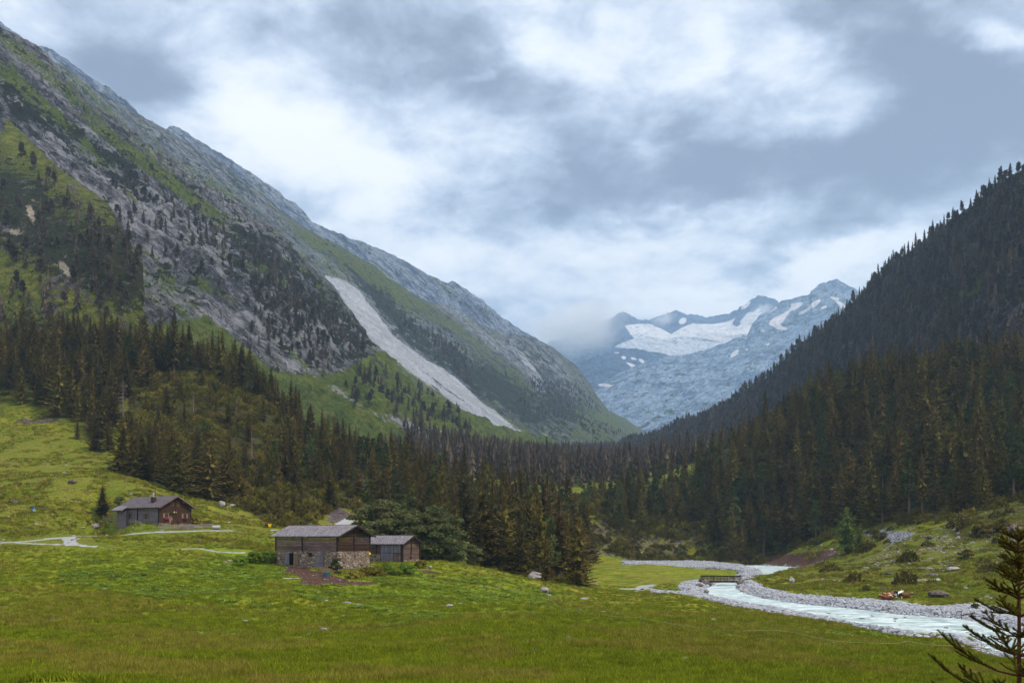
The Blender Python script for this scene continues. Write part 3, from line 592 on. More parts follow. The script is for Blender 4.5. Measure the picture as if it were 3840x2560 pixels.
# --- upper rocky ridge behind
L4 = loft('rocky_upper_ridge', [
    [(-500,-300,2050),(0,86,2100),(60,130,2150),(105,166,2180),(194,194,2200),(333,288,2250),(400,322,2280),(477,377,2320),(522,422,2350),(583,460,2380),(621,480,2400),(655,472,2420),(699,499,2440),(832,583,2500),(966,666,2600),(1049,721,2650),(1070,752,2660),(1104,760,2680),(1149,816,2700),(1166,839,2720),(1221,860,2760),(1288,883,2850),(1416,933,2950),(1483,961,3000),(1566,1005,3100),(1682,1066,3200),(1694,1056,3200),(1721,1072,3230),(1810,1133,3300),(1888,1194,3400),(1932,1227,3450),(2020,1280,3600),(2150,1400,3800)],
    [(-500,0,1900),(0,250,1950),(621,620,2250),(1149,930,2550),(1566,1130,2950),(1900,1290,3300),(2150,1450,3700)],
    [(-500,500,1700),(0,600,1750),(621,900,2050),(1149,1150,2400),(1566,1300,2750),(1900,1400,3100),(2150,1520,3600)]], -1000, 2150, 1100, 240, 26, 130, seed=401, fine=7, back=(1.12, 260), rough=6)
g4 = .36 - .4 * L4['n'] + bsum(L4, [(500,560,400,60,40,.15)])
MAT_L4 = mountain_material('upper_rock_hazed', c3(88,98,84), c3(108,112,96), c3(76,90,114), c3(158,170,190), c3(70,76,70), c3(200,200,206), 1.6, 38)  # extra blue in the rock colours stands in for haze on the ridge
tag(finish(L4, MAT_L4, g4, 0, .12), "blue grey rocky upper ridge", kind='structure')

# --- forested mountainside on the right
R2 = loft('right_mountainside', [
    [(2330,1665,1900),(2415,1650,1800),(2540,1600,1650),(2645,1560,1560),(2723,1520,1500),(2801,1455,1430),(2851,1430,1400),(2906,1400,1350),(2951,1345,1320),(3017,1285,1280),(3128,1200,1220),(3195,1140,1180),(3261,1080,1140),(3317,1030,1110),(3372,978,1080),(3411,955,1060),(3456,908,1040),(3528,850,1010),(3594,810,980),(3705,720,930),(3840,640,870),(4100,450,800),(4500,200,760)],
    [(2330,1740,1600),(2645,1640,1350),(2906,1530,1200),(3128,1370,1080),(3372,1180,960),(3594,1010,880),(3840,860,790),(4500,500,700)],
    [(2330,1800,1350),(2645,1720,1150),(2906,1640,1050),(3128,1540,950),(3372,1400,860),(3594,1260,790),(3840,1130,710),(4500,850,640)],
    [(2330,1900,1000),(2645,1850,900),(2906,1750,850),(3128,1700,780),(3372,1740,700),(3594,1680,660),(3840,1640,600),(4100,1700,590),(4800,1750,550)]], 2330, 4800, 780, 330, 15, 60, streak=(-1, 0, -.9), seed=501, fine=3, back=(1.10, 150))
g5 = .62 - .5 * L2['n'].mean() - .45 * np.maximum(0, R2['n'] - .2) + bsum(R2, [(3700,1040,90,28,-40,.9),(3620,1090,120,22,-38,.9),(2880,1560,110,22,-40,.9),(3560,1130,90,20,-30,.7),(3800,760,60,60,0,.3)]) - bsum(R2, [(3790,1170,110,50,-20,1.1),(3480,1230,80,30,-60,.8),(3250,1250,60,30,-20,.6),(3360,1100,50,20,-20,.5),(3810,720,30,25,-30,.8),(3430,1160,40,20,0,.5)])
sh5 = .62 - bsum(R2, [(3690,1050,110,22,-40,.9),(3620,1095,110,16,-38,.9),(2880,1560,110,20,-40,.9),(3790,1170,100,40,-20,.7),(3480,1230,60,24,-60,.6)])
MAT_R2 = mountain_material('right_slope', c3(74,92,34), c3(90,100,40), c3(64,54,60), c3(120,112,118), c3(56,50,40), c3(170,166,166), .6, -42)
tag(finish(R2, MAT_R2, g5, 0, sh5), "steep wooded mountainside on the right", kind='structure')

# --- far peaks: wide grey mountain, dark hump, glacier wall; haze blue painted into their colours
M5 = loft('far_grey_mountain', [
    [(2200,1500,5200),(2240,1462,5300),(2290,1425,5500),(2332,1397,5600),(2442,1342,5800),(2514,1328,5900),(2597,1323,5900),(2691,1292,6000),(2780,1262,6000),(2801,1256,6000),(2818,1212,6100),(2851,1182,6150),(2900,1160,6200),(2929,1135,6300),(2980,1120,6300),(3039,1104,6300),(3042,1091,6300),(3078,1066,6400),(3120,1052,6400),(3139,1046,6400),(3172,1071,6400),(3190,1076,6400),(3216,1093,6400),(3400,1150,6400),(3800,1300,6400)],
    [(2200,1545,4900),(2442,1470,5100),(2700,1420,5200),(2950,1330,5400),(3139,1220,5600),(3800,1450,5600)],
    [(2200,1590,4500),(2442,1580,4500),(2700,1540,4500),(2950,1500,4600),(3139,1450,4700),(3800,1600,4700)],
    [(2200,1720,4200),(3800,1720,4000)]], 2200, 3800, 760, 300, 75, 430, streak=(-1, 0, -.75), aniso=3, seed=601, fine=22, back=(1.12, 500), rough=4)
SNOW5 = [(2985,1148,30,12,-30),(3055,1140,30,10,-35),(2895,1160,24,7,-25),(2950,1175,14,6,-40),(2905,1205,26,15,-35),(2930,1195,24,12,-45),(2920,1226,14,9,0),(3090,1152,14,6,-20),(3130,1118,20,6,10),(3150,1138,20,7,30),(3010,1170,22,6,-25),(2755,1325,22,9,-40),(2940,1232,14,6,0),(2800,1310,6,4,0),(2265,1443,34,7,5),(2860,1240,10,5,0),(3160,1150,12,5,0),(2880,1290,8,4,-30),(2976,1142,10,5,0)]
sn5 = sum(1.0 * blob(M5, a, b, rx * .9, ry * .9, r_) for (a, b, rx, ry, r_) in SNOW5)
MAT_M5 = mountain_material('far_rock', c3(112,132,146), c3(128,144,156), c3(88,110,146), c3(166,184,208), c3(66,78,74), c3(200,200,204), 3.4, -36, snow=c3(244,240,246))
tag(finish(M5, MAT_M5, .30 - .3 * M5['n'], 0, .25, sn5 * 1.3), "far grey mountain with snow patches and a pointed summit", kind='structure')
M6 = loft('far_dark_hump', [
    [(2050,1420,6600),(2160,1362,6700),(2260,1337,6800),(2276,1326,6800),(2332,1309,6900),(2387,1309,6900),(2470,1323,6900),(2509,1334,6900),(2620,1380,6900)],
    [(2050,1480,6400),(2276,1400,6400),(2509,1390,6500),(2620,1430,6500)],
    [(2050,1640,6000),(2400,1600,5900),(2620,1560,6000)]], 2050, 2620, 300, 120, 60, 380, seed=651, fine=18, back=(1.1, 300), rough=3)
sn6 = sum(blob(M6, a, b, rx, ry, r_) for (a, b, rx, ry, r_) in [(2340,1340,10,5,10),(2376,1344,12,4,15),(2408,1354,14,6,35),(2378,1374,34,6,28),(2312,1322,12,3,0),(2270,1443,30,6,0)])
MAT_M6 = mountain_material('hump_rock_hazed', c3(62,88,116), c3(74,98,124), c3(46,68,106), c3(92,114,148), c3(52,70,84), c3(200,200,204), 3.4, 36, snow=c3(244,240,246))
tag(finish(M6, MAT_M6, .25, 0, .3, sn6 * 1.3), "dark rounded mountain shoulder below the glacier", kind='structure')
M7 = loft('glacier_mountain', [
    [(2050,1300,8800),(2200,1245,9000),(2287,1200,9200),(2321,1168,9300),(2354,1174,9300),(2398,1201,9400),(2459,1193,9500),(2500,1176,9500),(2536,1164,9500),(2548,1172,9500),(2558,1176,9500),(2600,1182,9500),(2652,1189,9500),(2702,1176,9400),(2730,1178,9400),(2774,1157,9300),(2813,1127,9200),(2840,1109,9200),(2884,1113,9200),(2905,1122,9200),(2923,1138,9200),(3000,1160,9200)],
    [(2050,1330,8500),(2321,1235,8900),(2450,1235,9000),(2600,1225,9000),(2740,1215,8900),(2830,1180,8800),(3000,1220,8800)],
    [(2050,1360,8000),(2321,1270,8100),(2450,1270,8100),(2600,1270,8100),(2800,1250,8100),(3000,1280,8100)],
    [(2050,1450,7500),(2400,1380,7400),(2700,1380,7400),(3000,1400,7400)]], 2050, 3000, 560, 260, 70, 420, seed=701, fine=26, back=(1.1, 600), rough=6, aniso=1.5)
GLAC = [(2343,1221),(2395,1213),(2442,1215),(2460,1224),(2481,1232),(2517,1254),(2540,1240),(2564,1226),(2597,1211),(2663,1215),(2719,1207),(2757,1193),(2746,1215),(2763,1226),(2790,1218),(2774,1210),(2807,1171),(2862,1171),(2845,1200),(2807,1254),(2840,1300),(2700,1400),(2400,1400),(2387,1320),(2300,1300),(2376,1270)]
gl = soft_poly(M7['px'] + 6 * M7['n'], M7['py'] + 4 * M7['n'], GLAC, 5)
gl = np.maximum(gl, sum(blob(M7, a, b, rx, ry, r_) for (a, b, rx, ry, r_) in [(2560,1203,18,12,-30),(2796,1146,26,8,-40),(2812,1190,60,10,-40)]))
ice = sstep(M7['py'], 1235, 1275) * (1 - bsum(M7, [(2640,1240,160,22,-3,1.),(2700,1270,90,16,10,.9),(2430,1240,120,18,20,.8)])) * gl
MAT_M7 = mountain_material('glacier_rock_hazed', c3(64,86,118), c3(70,92,124), c3(48,68,104), c3(104,122,156), c3(48,62,86), c3(208,222,238), 3.6, 30, snow=c3(255,253,255))
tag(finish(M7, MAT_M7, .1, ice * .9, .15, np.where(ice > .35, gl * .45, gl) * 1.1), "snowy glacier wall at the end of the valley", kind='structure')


# ================================================================ VEGETATION
def simple_mat(name, colfn, rough=.9, spec=.1, bump=None, trans=0.0):
    m = bpy.data.materials.new(name); m.use_nodes = True; t = NT(m.node_tree)
    P_ = t.N('ShaderNodeTexCoord').outputs['Object']; oi = t.N('ShaderNodeObjectInfo')
    col = colfn(t, P_, oi)
    bs = t.N('ShaderNodeBsdfPrincipled', {'Base Color': col, 'Roughness': rough, 'Specular IOR Level': spec})
    if bump:
        h, s_, dist = bump(t, P_); b = t.N('ShaderNodeBump', {'Strength': s_, 'Distance': dist, 'Height': h}); t.l.new(b.outputs[0], bs.inputs['Normal'])
    out = bs.outputs[0]
    if trans:
        tr = t.N('ShaderNodeBsdfTranslucent', {'Color': col}); mx = t.N('ShaderNodeMixShader', {0: trans}); t.l.new(out, mx.inputs[1]); t.l.new(tr.outputs[0], mx.inputs[2]); out = mx.outputs[0]
    t.l.new(out, t.N('ShaderNodeOutputMaterial').inputs[0]); return m
def foliage(name, a, b, c, sc=.5, trans=.0):
    def f(t, P_, oi):
        rnd = oi.outputs['Random']; geo = t.N('ShaderNodeNewGeometry').outputs['Random Per Island']
        n = t.noise(P_, sc, 4, .6)
        col = t.mix(t.ss(n, .36, .64), a, b)
        col = t.mix(t.M('MULTIPLY', geo, .45), col, c)
        v = t.M('ADD', .65, t.M('MULTIPLY', t.M('MULTIPLY', rnd, rnd), .95))
        hs = t.N('ShaderNodeHueSaturation', {'Hue': t.M('ADD', .487, t.M('MULTIPLY', t.M('FRACT', t.M('MULTIPLY', rnd, 7.3)), .03)), 'Saturation': 1.0, 'Value': v, 'Color': col})
        return hs.outputs[0]
    return simple_mat(name, f, .85, .12, trans=trans)
M_SPR = foliage('spruce_needles', c3(62, 51, 26), c3(92, 79, 33), c3(118, 106, 46), .35)
M_FAR = foliage('far_needles', c3(64, 53, 52), c3(84, 73, 63), c3(108, 96, 74), .2)  # bluish purple tint of distance haze mixed into the needle colour
M_PIN = foliage('pine_needles', c3(54, 60, 34), c3(76, 84, 44), c3(100, 110, 62), .5)
M_LAR = foliage('larch_needles', c3(70, 82, 34), c3(92, 102, 42), c3(112, 122, 54), .5, .1)
M_ALD = foliage('alder_leaves', c3(72, 78, 44), c3(98, 104, 60), c3(130, 136, 86), .6, .2)
M_BSH = foliage('dwarf_pine_needles', c3(58, 54, 22), c3(106, 96, 34), c3(146, 134, 54), .5)
M_HERB = foliage('dock_leaves', c3(80, 104, 20), c3(110, 136, 32), c3(146, 166, 72), .8, .1)
M_GRS = foliage('grass_blades', c3(90, 108, 8), c3(126, 138, 20), c3(148, 144, 42), .8, .2)
M_DRY = foliage('dry_grass_blades', c3(132, 124, 46), c3(158, 144, 66), c3(112, 96, 42), .8, .2)
M_BARK = simple_mat('bark', lambda t, P_, oi: t.mix(t.noise(t.mapping(P_, scale=(6, 6, 1)), 2, 5, .7), c3(62, 46, 42), c3(130, 108, 100)))
M_DEAD = simple_mat('dead_wood', lambda t, P_, oi: t.mix(t.noise(t.mapping(P_, scale=(6, 6, 1)), 2, 5, .7), c3(84, 66, 62), c3(150, 130, 124)))

def tube(path, rads, sides=6):
    V, Fc = [], []; n = len(path)
    for i, (p, r) in enumerate(zip(path, rads)):
        p = np.asarray(p, float); a = np.asarray(path[min(i + 1, n - 1)], float) - np.asarray(path[max(i - 1, 0)], float); a /= np.linalg.norm(a) + 1e-9
        u = np.cross(a, [0, 0, 1] if abs(a[2]) < .9 else [1, 0, 0]); u /= np.linalg.norm(u); w = np.cross(a, u)
        for k in range(sides):
            th = 2 * math.pi * k / sides; V.append(p + r * (math.cos(th) * u + math.sin(th) * w))
    for i in range(n - 1):
        for k in range(sides):
            a0 = i * sides + k; a1 = i * sides + (k + 1) % sides; Fc.append((a0, a1, a1 + sides, a0 + sides))
    Fc.append(tuple(range((n - 1) * sides, n * sides)))
    return V, Fc
def tris_mesh(name, T, mat):                              # T (n,3,3) loose leaf-sized triangles
    T = np.asarray(T, np.float32); f = np.arange(len(T) * 3).reshape(-1, 3)
    o = mesh_obj(name, T.reshape(-1, 3), f, [mat], link=False); me = o.data; bpy.data.objects.remove(o); return me
def tube_mesh(name, parts, mat):
    V, Fc = [], []
    for v, f in parts:
        k = len(V); V += [tuple(x) for x in v]; Fc += [tuple(i + k for i in q) for q in f]
    o = mesh_obj(name, V, Fc, [mat], link=False); me = o.data; bpy.data.objects.remove(o); return me
def tri_fan(c, dirv, side, L, w, droop):                  # a twig: two triangles sharing a bent midrib
    tip = c + dirv * L + np.array([0, 0, -droop * L])
    return [[c - side * w * .3, c + side * w, tip], [c + side * w * .3, tip, c - side * w + np.array([0, 0, -.25 * w])]]
def spruce(seed, h=20, r=3.0, levels=30, per=8, st=5, base=.06, sparse=0.0, droop=.35, core=.42):
    g = np.random.default_rng(seed); T = []
    ph = g.uniform(0, 6); bul = g.uniform(.7, 1.05)
    for i in range(levels):
        f = i / levels; z = h * (base + (1 - base) * f ** .92)
        Lm = r * (1 - f) ** bul * (1 - .25 * np.exp(-(f / .08))) + .12
        if g.random() < sparse: continue
        for k in range(max(4, int(per * (1 - .35 * f)))):
            if g.random() < .06 + sparse * .5: continue
            th = ph + i * 2.4 + k * 6.283 / per + g.uniform(-.35, .35)
            L = Lm * g.uniform(.68, 1.15) * (1 + .18 * math.sin(th * 2 + ph)); out = np.array([math.cos(th), math.sin(th), 0]); sd = np.array([-out[1], out[0], 0])
            up = .45 * f - droop * (1 - f); z0 = z + g.uniform(-.25, .25) * h / levels
            pts = []
            for s_ in range(st + 1):
                t = s_ / st; pts.append(np.array([0, 0, z0]) + out * L * t + np.array([0, 0, L * (up * t + .22 * t * t - .1 * math.sin(t * 3))]))
            for s_ in range(st):
                t = (s_ + .5) / st; c = (pts[s_] + pts[s_ + 1]) / 2; w = L * .36 * (1.08 - t) + .10; 
                for sg in (-1, 1):
                    dv = out * .65 + sd * sg * g.uniform(.6, 1.0); T += tri_fan(c, dv, out, w * g.uniform(.8, 1.3), w * .35 + .05, g.uniform(.15, .6))
                T.append([c - out * .12 * L, c + out * .22 * L, c + np.array([0, 0, -g.uniform(.2, .6) * w - .12]) + sd * g.uniform(-.1, .1)])
            T += tri_fan(pts[-2], out, sd, L * .32 + .1, L * .10 + .06, -.1)
    n_ = max(5, levels // 3)
    for i in range(n_):
        f = i / n_; z0, z1 = h * (base + (1 - base) * f), h * (base + (1 - base) * min(1, f + 1.5 / n_)); rr = r * (1 - f) ** bul * core
        for k in range(9):
            a0 = k * .7 + i + ph + g.uniform(-.2, .2); a1 = a0 + g.uniform(.5, .9); q0, q1 = g.uniform(.6, 1.5, 2); zd = g.uniform(-.06, .04) * h; T.append([[math.cos(a0) * rr * q0, math.sin(a0) * rr * q0, z0 + zd], [math.cos(a1) * rr * q1, math.sin(a1) * rr * q1, z0 + zd + g.uniform(-.5, .5)], [0, 0, z1 + zd]])
    T.append([[.12, 0, h * .96], [-.1, .05, h * .96], [0, 0, h * 1.03]]); T.append([[0, .12, h * .96], [0, -.1, h * .96], [0, 0, h * 1.03]])
    return np.array(T)
def trunk(h, r, mat=None, top=.98, bare=0, seed=0, name='trunk', sides=6):
    g = np.random.default_rng(seed); lean = g.uniform(-.02, .02, 2)
    path = [(lean[0] * h * t, lean[1] * h * t, -0.6 + (h * top + .6) * t) for t in (0, .3, .6, 1)]
    parts = [tube(path, [r * 1.25, r * .85, r * .5, r * .08], sides)]
    for k in range(bare):
        z = h * g.uniform(.15, .95); th = g.uniform(0, 6.28); L = (1 - z / h) * h * .13 + .5
        parts.append(tube([(0, 0, z), (math.cos(th) * L, math.sin(th) * L, z - .15 * L)], [.05, .015], 3))
    return tube_mesh(name, parts, mat or M_BARK)
def arolla(seed, h=15, r=2.6, n=26, leafs=60, lo=.25, size=.55):
    g = np.random.default_rng(seed); T = []
    for i in range(n):
        f = g.uniform(0, 1) ** .85; z = h * (lo + (1 - lo) * f); R_ = r * (1 - f) ** .55 * g.uniform(.35, .8); th = g.uniform(0, 6.28)
        c = np.array([math.cos(th) * R_, math.sin(th) * R_, z * .98]); cr = (.28 + .35 * (1 - f)) * r * .62
        for k in range(leafs):
            d = g.normal(size=3); d /= np.linalg.norm(d); d[2] = d[2] * .75 + .25
            p = c + d * cr * g.uniform(.6, 1.0); a = g.normal(size=3); a -= d * (a @ d) * .6; a /= np.linalg.norm(a); b = np.cross(a, d); s_ = size * g.uniform(.5, 1.1)
            T.append([p - a * s_ * .35, p + a * s_ * .35, p + (d * .9 + b * .4 + np.array([0, 0, .35])) * s_])
    return np.array(T)
def leafy(seed, h=6, w=3.2, n=22, leafs=90, size=.32, base=.12):
    g = np.random.default_rng(seed); T = []
    for i in range(n):
        th = g.uniform(0, 6.28); f = g.uniform(0, 1); z = h * (base + (.88 - base) * f); R_ = w * .75 * math.sqrt(max(0.02, 1 - (f * 1.05 - .15) ** 2)) * g.uniform(.2, 1)
        c = np.array([math.cos(th) * R_, math.sin(th) * R_, z]); cr = g.uniform(.16, .30) * w
        for k in range(leafs):
            d = g.normal(size=3); d /= np.linalg.norm(d); d[2] = abs(d[2]) * .9 - .15
            p = c + d * cr * g.uniform(.55, 1.05) * np.array([1, 1, .8]); a = g.normal(size=3); a /= np.linalg.norm(a); b = np.cross(a, d); b /= np.linalg.norm(b) + 1e-6; s_ = size * g.uniform(.6, 1.3)
            T.append([p - a * s_ * .5, p + a * s_ * .5, p + b * s_])
    return np.array(T)
def stems(seed, h, n, w, r=.09):
    g = np.random.default_rng(seed); parts = []
    for k in range(n):
        th = g.uniform(0, 6.28); a = w * g.uniform(.2, .6)
        parts.append(tube([(math.cos(th) * .15, math.sin(th) * .15, -.4), (math.cos(th) * a * .5, math.sin(th) * a * .5, h * .45), (math.cos(th) * a, math.sin(th) * a, h * .85)], [r, r * .7, r * .2], 5))
    return tube_mesh('trunk', parts, M_BARK)
def scrub(seed, w=2.2, h=1.5, n=150):                     # dwarf pine cushion: upward tufts on a mound
    g = np.random.default_rng(seed); T = []
    for k in range(n):
        th = g.uniform(0, 6.28); q = math.sqrt(g.uniform(0, 1)); x, y = math.cos(th) * q * w, math.sin(th) * q * w * .85
        z = h * (1 - q * q) * g.uniform(.55, 1.0) * (1 + .3 * math.sin(x * 2.3 + seed) * math.cos(y * 2.1))
        p = np.array([x, y, z]); out = np.array([math.cos(th) * q * .6, math.sin(th) * q * .6, .8]) + g.normal(size=3) * .25; s_ = g.uniform(.25, .6)
        a = np.cross(out, g.normal(size=3)); a /= np.linalg.norm(a)
        T.append([p - a * s_ * .38, p + a * s_ * .38, p + out * s_]); a2 = np.cross(a, out); a2 /= np.linalg.norm(a2)
        T.append([p - a2 * s_ * .38, p + a2 * s_ * .38, p + out * s_ * .9])
    return np.array(T)
def tuft(seed, n=26, h=.32, w=.28, bw=.028):
    g = np.random.default_rng(seed); T = []
    for k in range(n):
        th = g.uniform(0, 6.28); q = w * math.sqrt(g.uniform(0, 1)); p = np.array([math.cos(th) * q, math.sin(th) * q, -.03]); l = g.normal(size=2) * .4; a = g.uniform(0, 3.14); s_ = np.array([math.cos(a), math.sin(a), 0]) * bw
        hh = h * g.uniform(.5, 1.1); T.append([p - s_, p + s_, p + np.array([l[0] * hh, l[1] * hh, hh])])
    return np.array(T)
def dock(seed, n=22, w=.42, s0=.24):
    g = np.random.default_rng(seed); T = []
    for k in range(n):
        th = g.uniform(0, 6.28); q = w * math.sqrt(g.uniform(0, 1)); c = np.array([math.cos(th) * q, math.sin(th) * q, g.uniform(.05, .32)]); d = np.array([math.cos(th), math.sin(th), g.uniform(-.2, .5)]); d /= np.linalg.norm(d)
        sd = np.array([-math.sin(th), math.cos(th), 0]); L = s0 * g.uniform(.7, 1.3); W = L * .42; mid = c + d * L * .45; tip = c + d * L + np.array([0, 0, -.25 * L])
        T += [[c, mid + sd * W, mid - sd * W], [mid + sd * W, tip, mid - sd * W]]
    return np.array(T)
def flatmesh(name, T, mat, sub=None): return tris_mesh(name, T, mat)
def join_mesh(name, meshes):                              # several materials in one prototype mesh
    bm = bmesh.new(); mats = []
    V, Fc, MI = [], [], []
    for me in meshes:
        k = len(V); V += [tuple(v.co) for v in me.vertices]
        for p in me.polygons: Fc.append(tuple(i + k for i in p.vertices)); MI.append(len(mats))
        mats.append(me.materials[0])
    o = mesh_obj(name, V, Fc, mats, matidx=MI, link=False); me = o.data; bpy.data.objects.remove(o); bm.free(); return me

# one stuff object = one mesh of points, every point carries an instance of a prototype mesh
def instancer(name, label, pts, scl, rot, idx, protos, tilt=None):
    me = bpy.data.meshes.new(name); me.vertices.add(len(pts)); me.vertices.foreach_set('co', np.asarray(pts, np.float32).ravel())
    for an, typ, arr in (('scl', 'FLOAT_VECTOR', scl), ('rot', 'FLOAT_VECTOR', rot), ('idx', 'INT', idx)):
        a = me.attributes.new(an, typ, 'POINT'); a.data.foreach_set('vector' if typ == 'FLOAT_VECTOR' else 'value', np.asarray(arr, np.int32 if typ == 'INT' else np.float32).ravel())
    o = bpy.data.objects.new(name, me); COL.objects.link(o)
    pc = bpy.data.collections.new(name + "_kinds")        # not linked to the scene
    for i, pm in enumerate(protos):
        q = bpy.data.objects.new("%s_%02d" % (name, i), pm); pc.objects.link(q)
    g = bpy.data.node_groups.new(name, 'GeometryNodeTree'); g.interface.new_socket('Geometry', in_out='INPUT', socket_type='NodeSocketGeometry'); g.interface.new_socket('Geometry', in_out='OUTPUT', socket_type='NodeSocketGeometry')
    n = g.nodes; l = g.links; gi = n.new('NodeGroupInput'); go = n.new('NodeGroupOutput')
    ci = n.new('GeometryNodeCollectionInfo'); ci.inputs['Collection'].default_value = pc; ci.inputs['Separate Children'].default_value = True; ci.inputs['Reset Children'].default_value = True
    ip = n.new('GeometryNodeInstanceOnPoints'); ip.inputs['Pick Instance'].default_value = True
    def na(nm, dt):
        a = n.new('GeometryNodeInputNamedAttribute'); a.data_type = dt; a.inputs['Name'].default_value = nm; return a.outputs['Attribute']
    e2r = n.new('FunctionNodeEulerToRotation'); l.new(na('rot', 'FLOAT_VECTOR'), e2r.inputs[0])
    mp = n.new('GeometryNodeMeshToPoints'); l.new(gi.outputs[0], mp.inputs[0]); l.new(mp.outputs[0], ip.inputs['Points'])
    l.new(ci.outputs[0], ip.inputs['Instance']); l.new(na('idx', 'INT'), ip.inputs['Instance Index']); l.new(e2r.outputs[0], ip.inputs['Rotation']); l.new(na('scl', 'FLOAT_VECTOR'), ip.inputs['Scale'])
    l.new(ip.outputs[0], go.inputs[0])
    md = o.modifiers.new('instances', 'NODES'); md.node_group = g
    return tag(o, label, kind='stuff')
def scatter(name, label, pts, protos, s0=1.0, s1=.25, zs=1.0, seed=1, tilt=.03):
    g = np.random.default_rng(seed); n = len(pts)
    if n == 0: return
    s_ = s0 * (1 + g.uniform(-s1, s1, n)); scl = np.stack([s_ * g.uniform(.9, 1.1, n), s_ * g.uniform(.9, 1.1, n), s_ * zs * g.uniform(.85, 1.15, n)], -1)
    rot = np.stack([g.uniform(-tilt, tilt, n), g.uniform(-tilt, tilt, n), g.uniform(0, 6.28, n)], -1)
    return instancer(name, label, pts, scl, rot, g.integers(0, len(protos), n), protos)
def poisson(xy, rad, prio=None):                          # thin out points closer than rad (grid hash)
    keep = []; cell = {}; order = range(len(xy)) if prio is None else np.argsort(prio)
    for i in order:
        x, y = xy[i]; r_ = rad[i]; cx, cy = int(x // 12), int(y // 12); ok = True
        for a in (-1, 0, 1):
            for b in (-1, 0, 1):
                for j in cell.get((cx + a, cy + b), ()):
                    if (xy[j][0] - x) ** 2 + (xy[j][1] - y) ** 2 < (.5 * (r_ + rad[j])) ** 2: ok = False; break
                if not ok: break
            if not ok: break
        if ok: cell.setdefault((cx, cy), []).append(i); keep.append(i)
    return keep
# ---------------------------------------------------------------- tree kinds
SPR = []                                                  # (height, crown mesh, trunk mesh)
for i, (h, r, sp, dr, ba) in enumerate([(20, 4.2, 0, .35, .04), (22, 3.8, .02, .40, .08), (18, 4.2, 0, .30, .03), (24, 3.7, .04, .45, .12), (20, 3.2, .08, .40, .18), (23, 4.2, .02, .38, .06), (16, 4.6, .05, .25, .03), (21, 3.4, .22, .5, .30), (19, 4.0, .12, .3, .20)]):
    SPR.append((h, tris_mesh('crown', spruce(300 + i, h, r, 30, 8, 4, ba, sp, dr), M_SPR), trunk(h, .24, seed=i, bare=14 if sp > .04 else 0)))
PIN = [(h, tris_mesh('crown', arolla(400 + i, h, r, n_, 70, lo, .62), M_PIN), trunk(h, .26, seed=20 + i, top=.85, bare=8)) for i, (h, r, n_, lo) in enumerate([(15, 2.7, 24, .22), (13, 2.9, 22, .18), (17, 2.4, 26, .38)])]
LAR = [(h, tris_mesh('crown', spruce(450 + i, h, 2.3, 22, 7, 3, .1, .1, .2), M_LAR), trunk(h, .16, seed=30 + i)) for i, h in enumerate([10, 12])]
SNAG = [(h, None, trunk(h, .2, M_DEAD, bare=60, seed=40 + i)) for i, h in enumerate([11, 14, 9])]
ALD = [(h, tris_mesh('foliage', leafy(500 + i, h, w, 34, 230, .21), M_ALD), stems(510 + i, h, 5, w)) for i, (h, w) in enumerate([(7, 3.4), (6, 3.0), (8, 3.8)])]
# coarse kinds for far away
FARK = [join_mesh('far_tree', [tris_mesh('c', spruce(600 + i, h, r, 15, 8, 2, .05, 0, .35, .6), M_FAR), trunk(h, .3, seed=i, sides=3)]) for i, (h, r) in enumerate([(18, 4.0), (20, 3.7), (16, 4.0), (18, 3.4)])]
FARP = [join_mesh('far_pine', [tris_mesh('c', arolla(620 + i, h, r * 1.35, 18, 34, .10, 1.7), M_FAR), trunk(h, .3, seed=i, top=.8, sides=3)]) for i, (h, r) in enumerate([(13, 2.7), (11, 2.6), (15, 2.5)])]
NEARJ = [join_mesh('near_tree', [a, b]) for _, a, b in SPR]; NEARP = [join_mesh('near_pine', [a, b]) for _, a, b in PIN]

WF = 1.0
def make_tree(kind, mesh_set, p, scale, label, cat, group=None, rz=None):
    h, crown, trk = mesh_set
    o = bpy.data.objects.new(kind, None); COL.objects.link(o); o.location = p; o.rotation_euler = (0, 0, random.uniform(0, 6.28) if rz is None else rz); o.scale = (scale * random.uniform(.92, 1.08) * WF,) * 2 + (scale,)
    o.empty_display_size = .5
    t = bpy.data.objects.new('trunk', trk); COL.objects.link(t); t.parent = o
    if crown: c = bpy.data.objects.new('foliage' if crown.name.startswith('foliage') else 'crown', crown); COL.objects.link(c); c.parent = o
    return tag(o, label, cat, group)

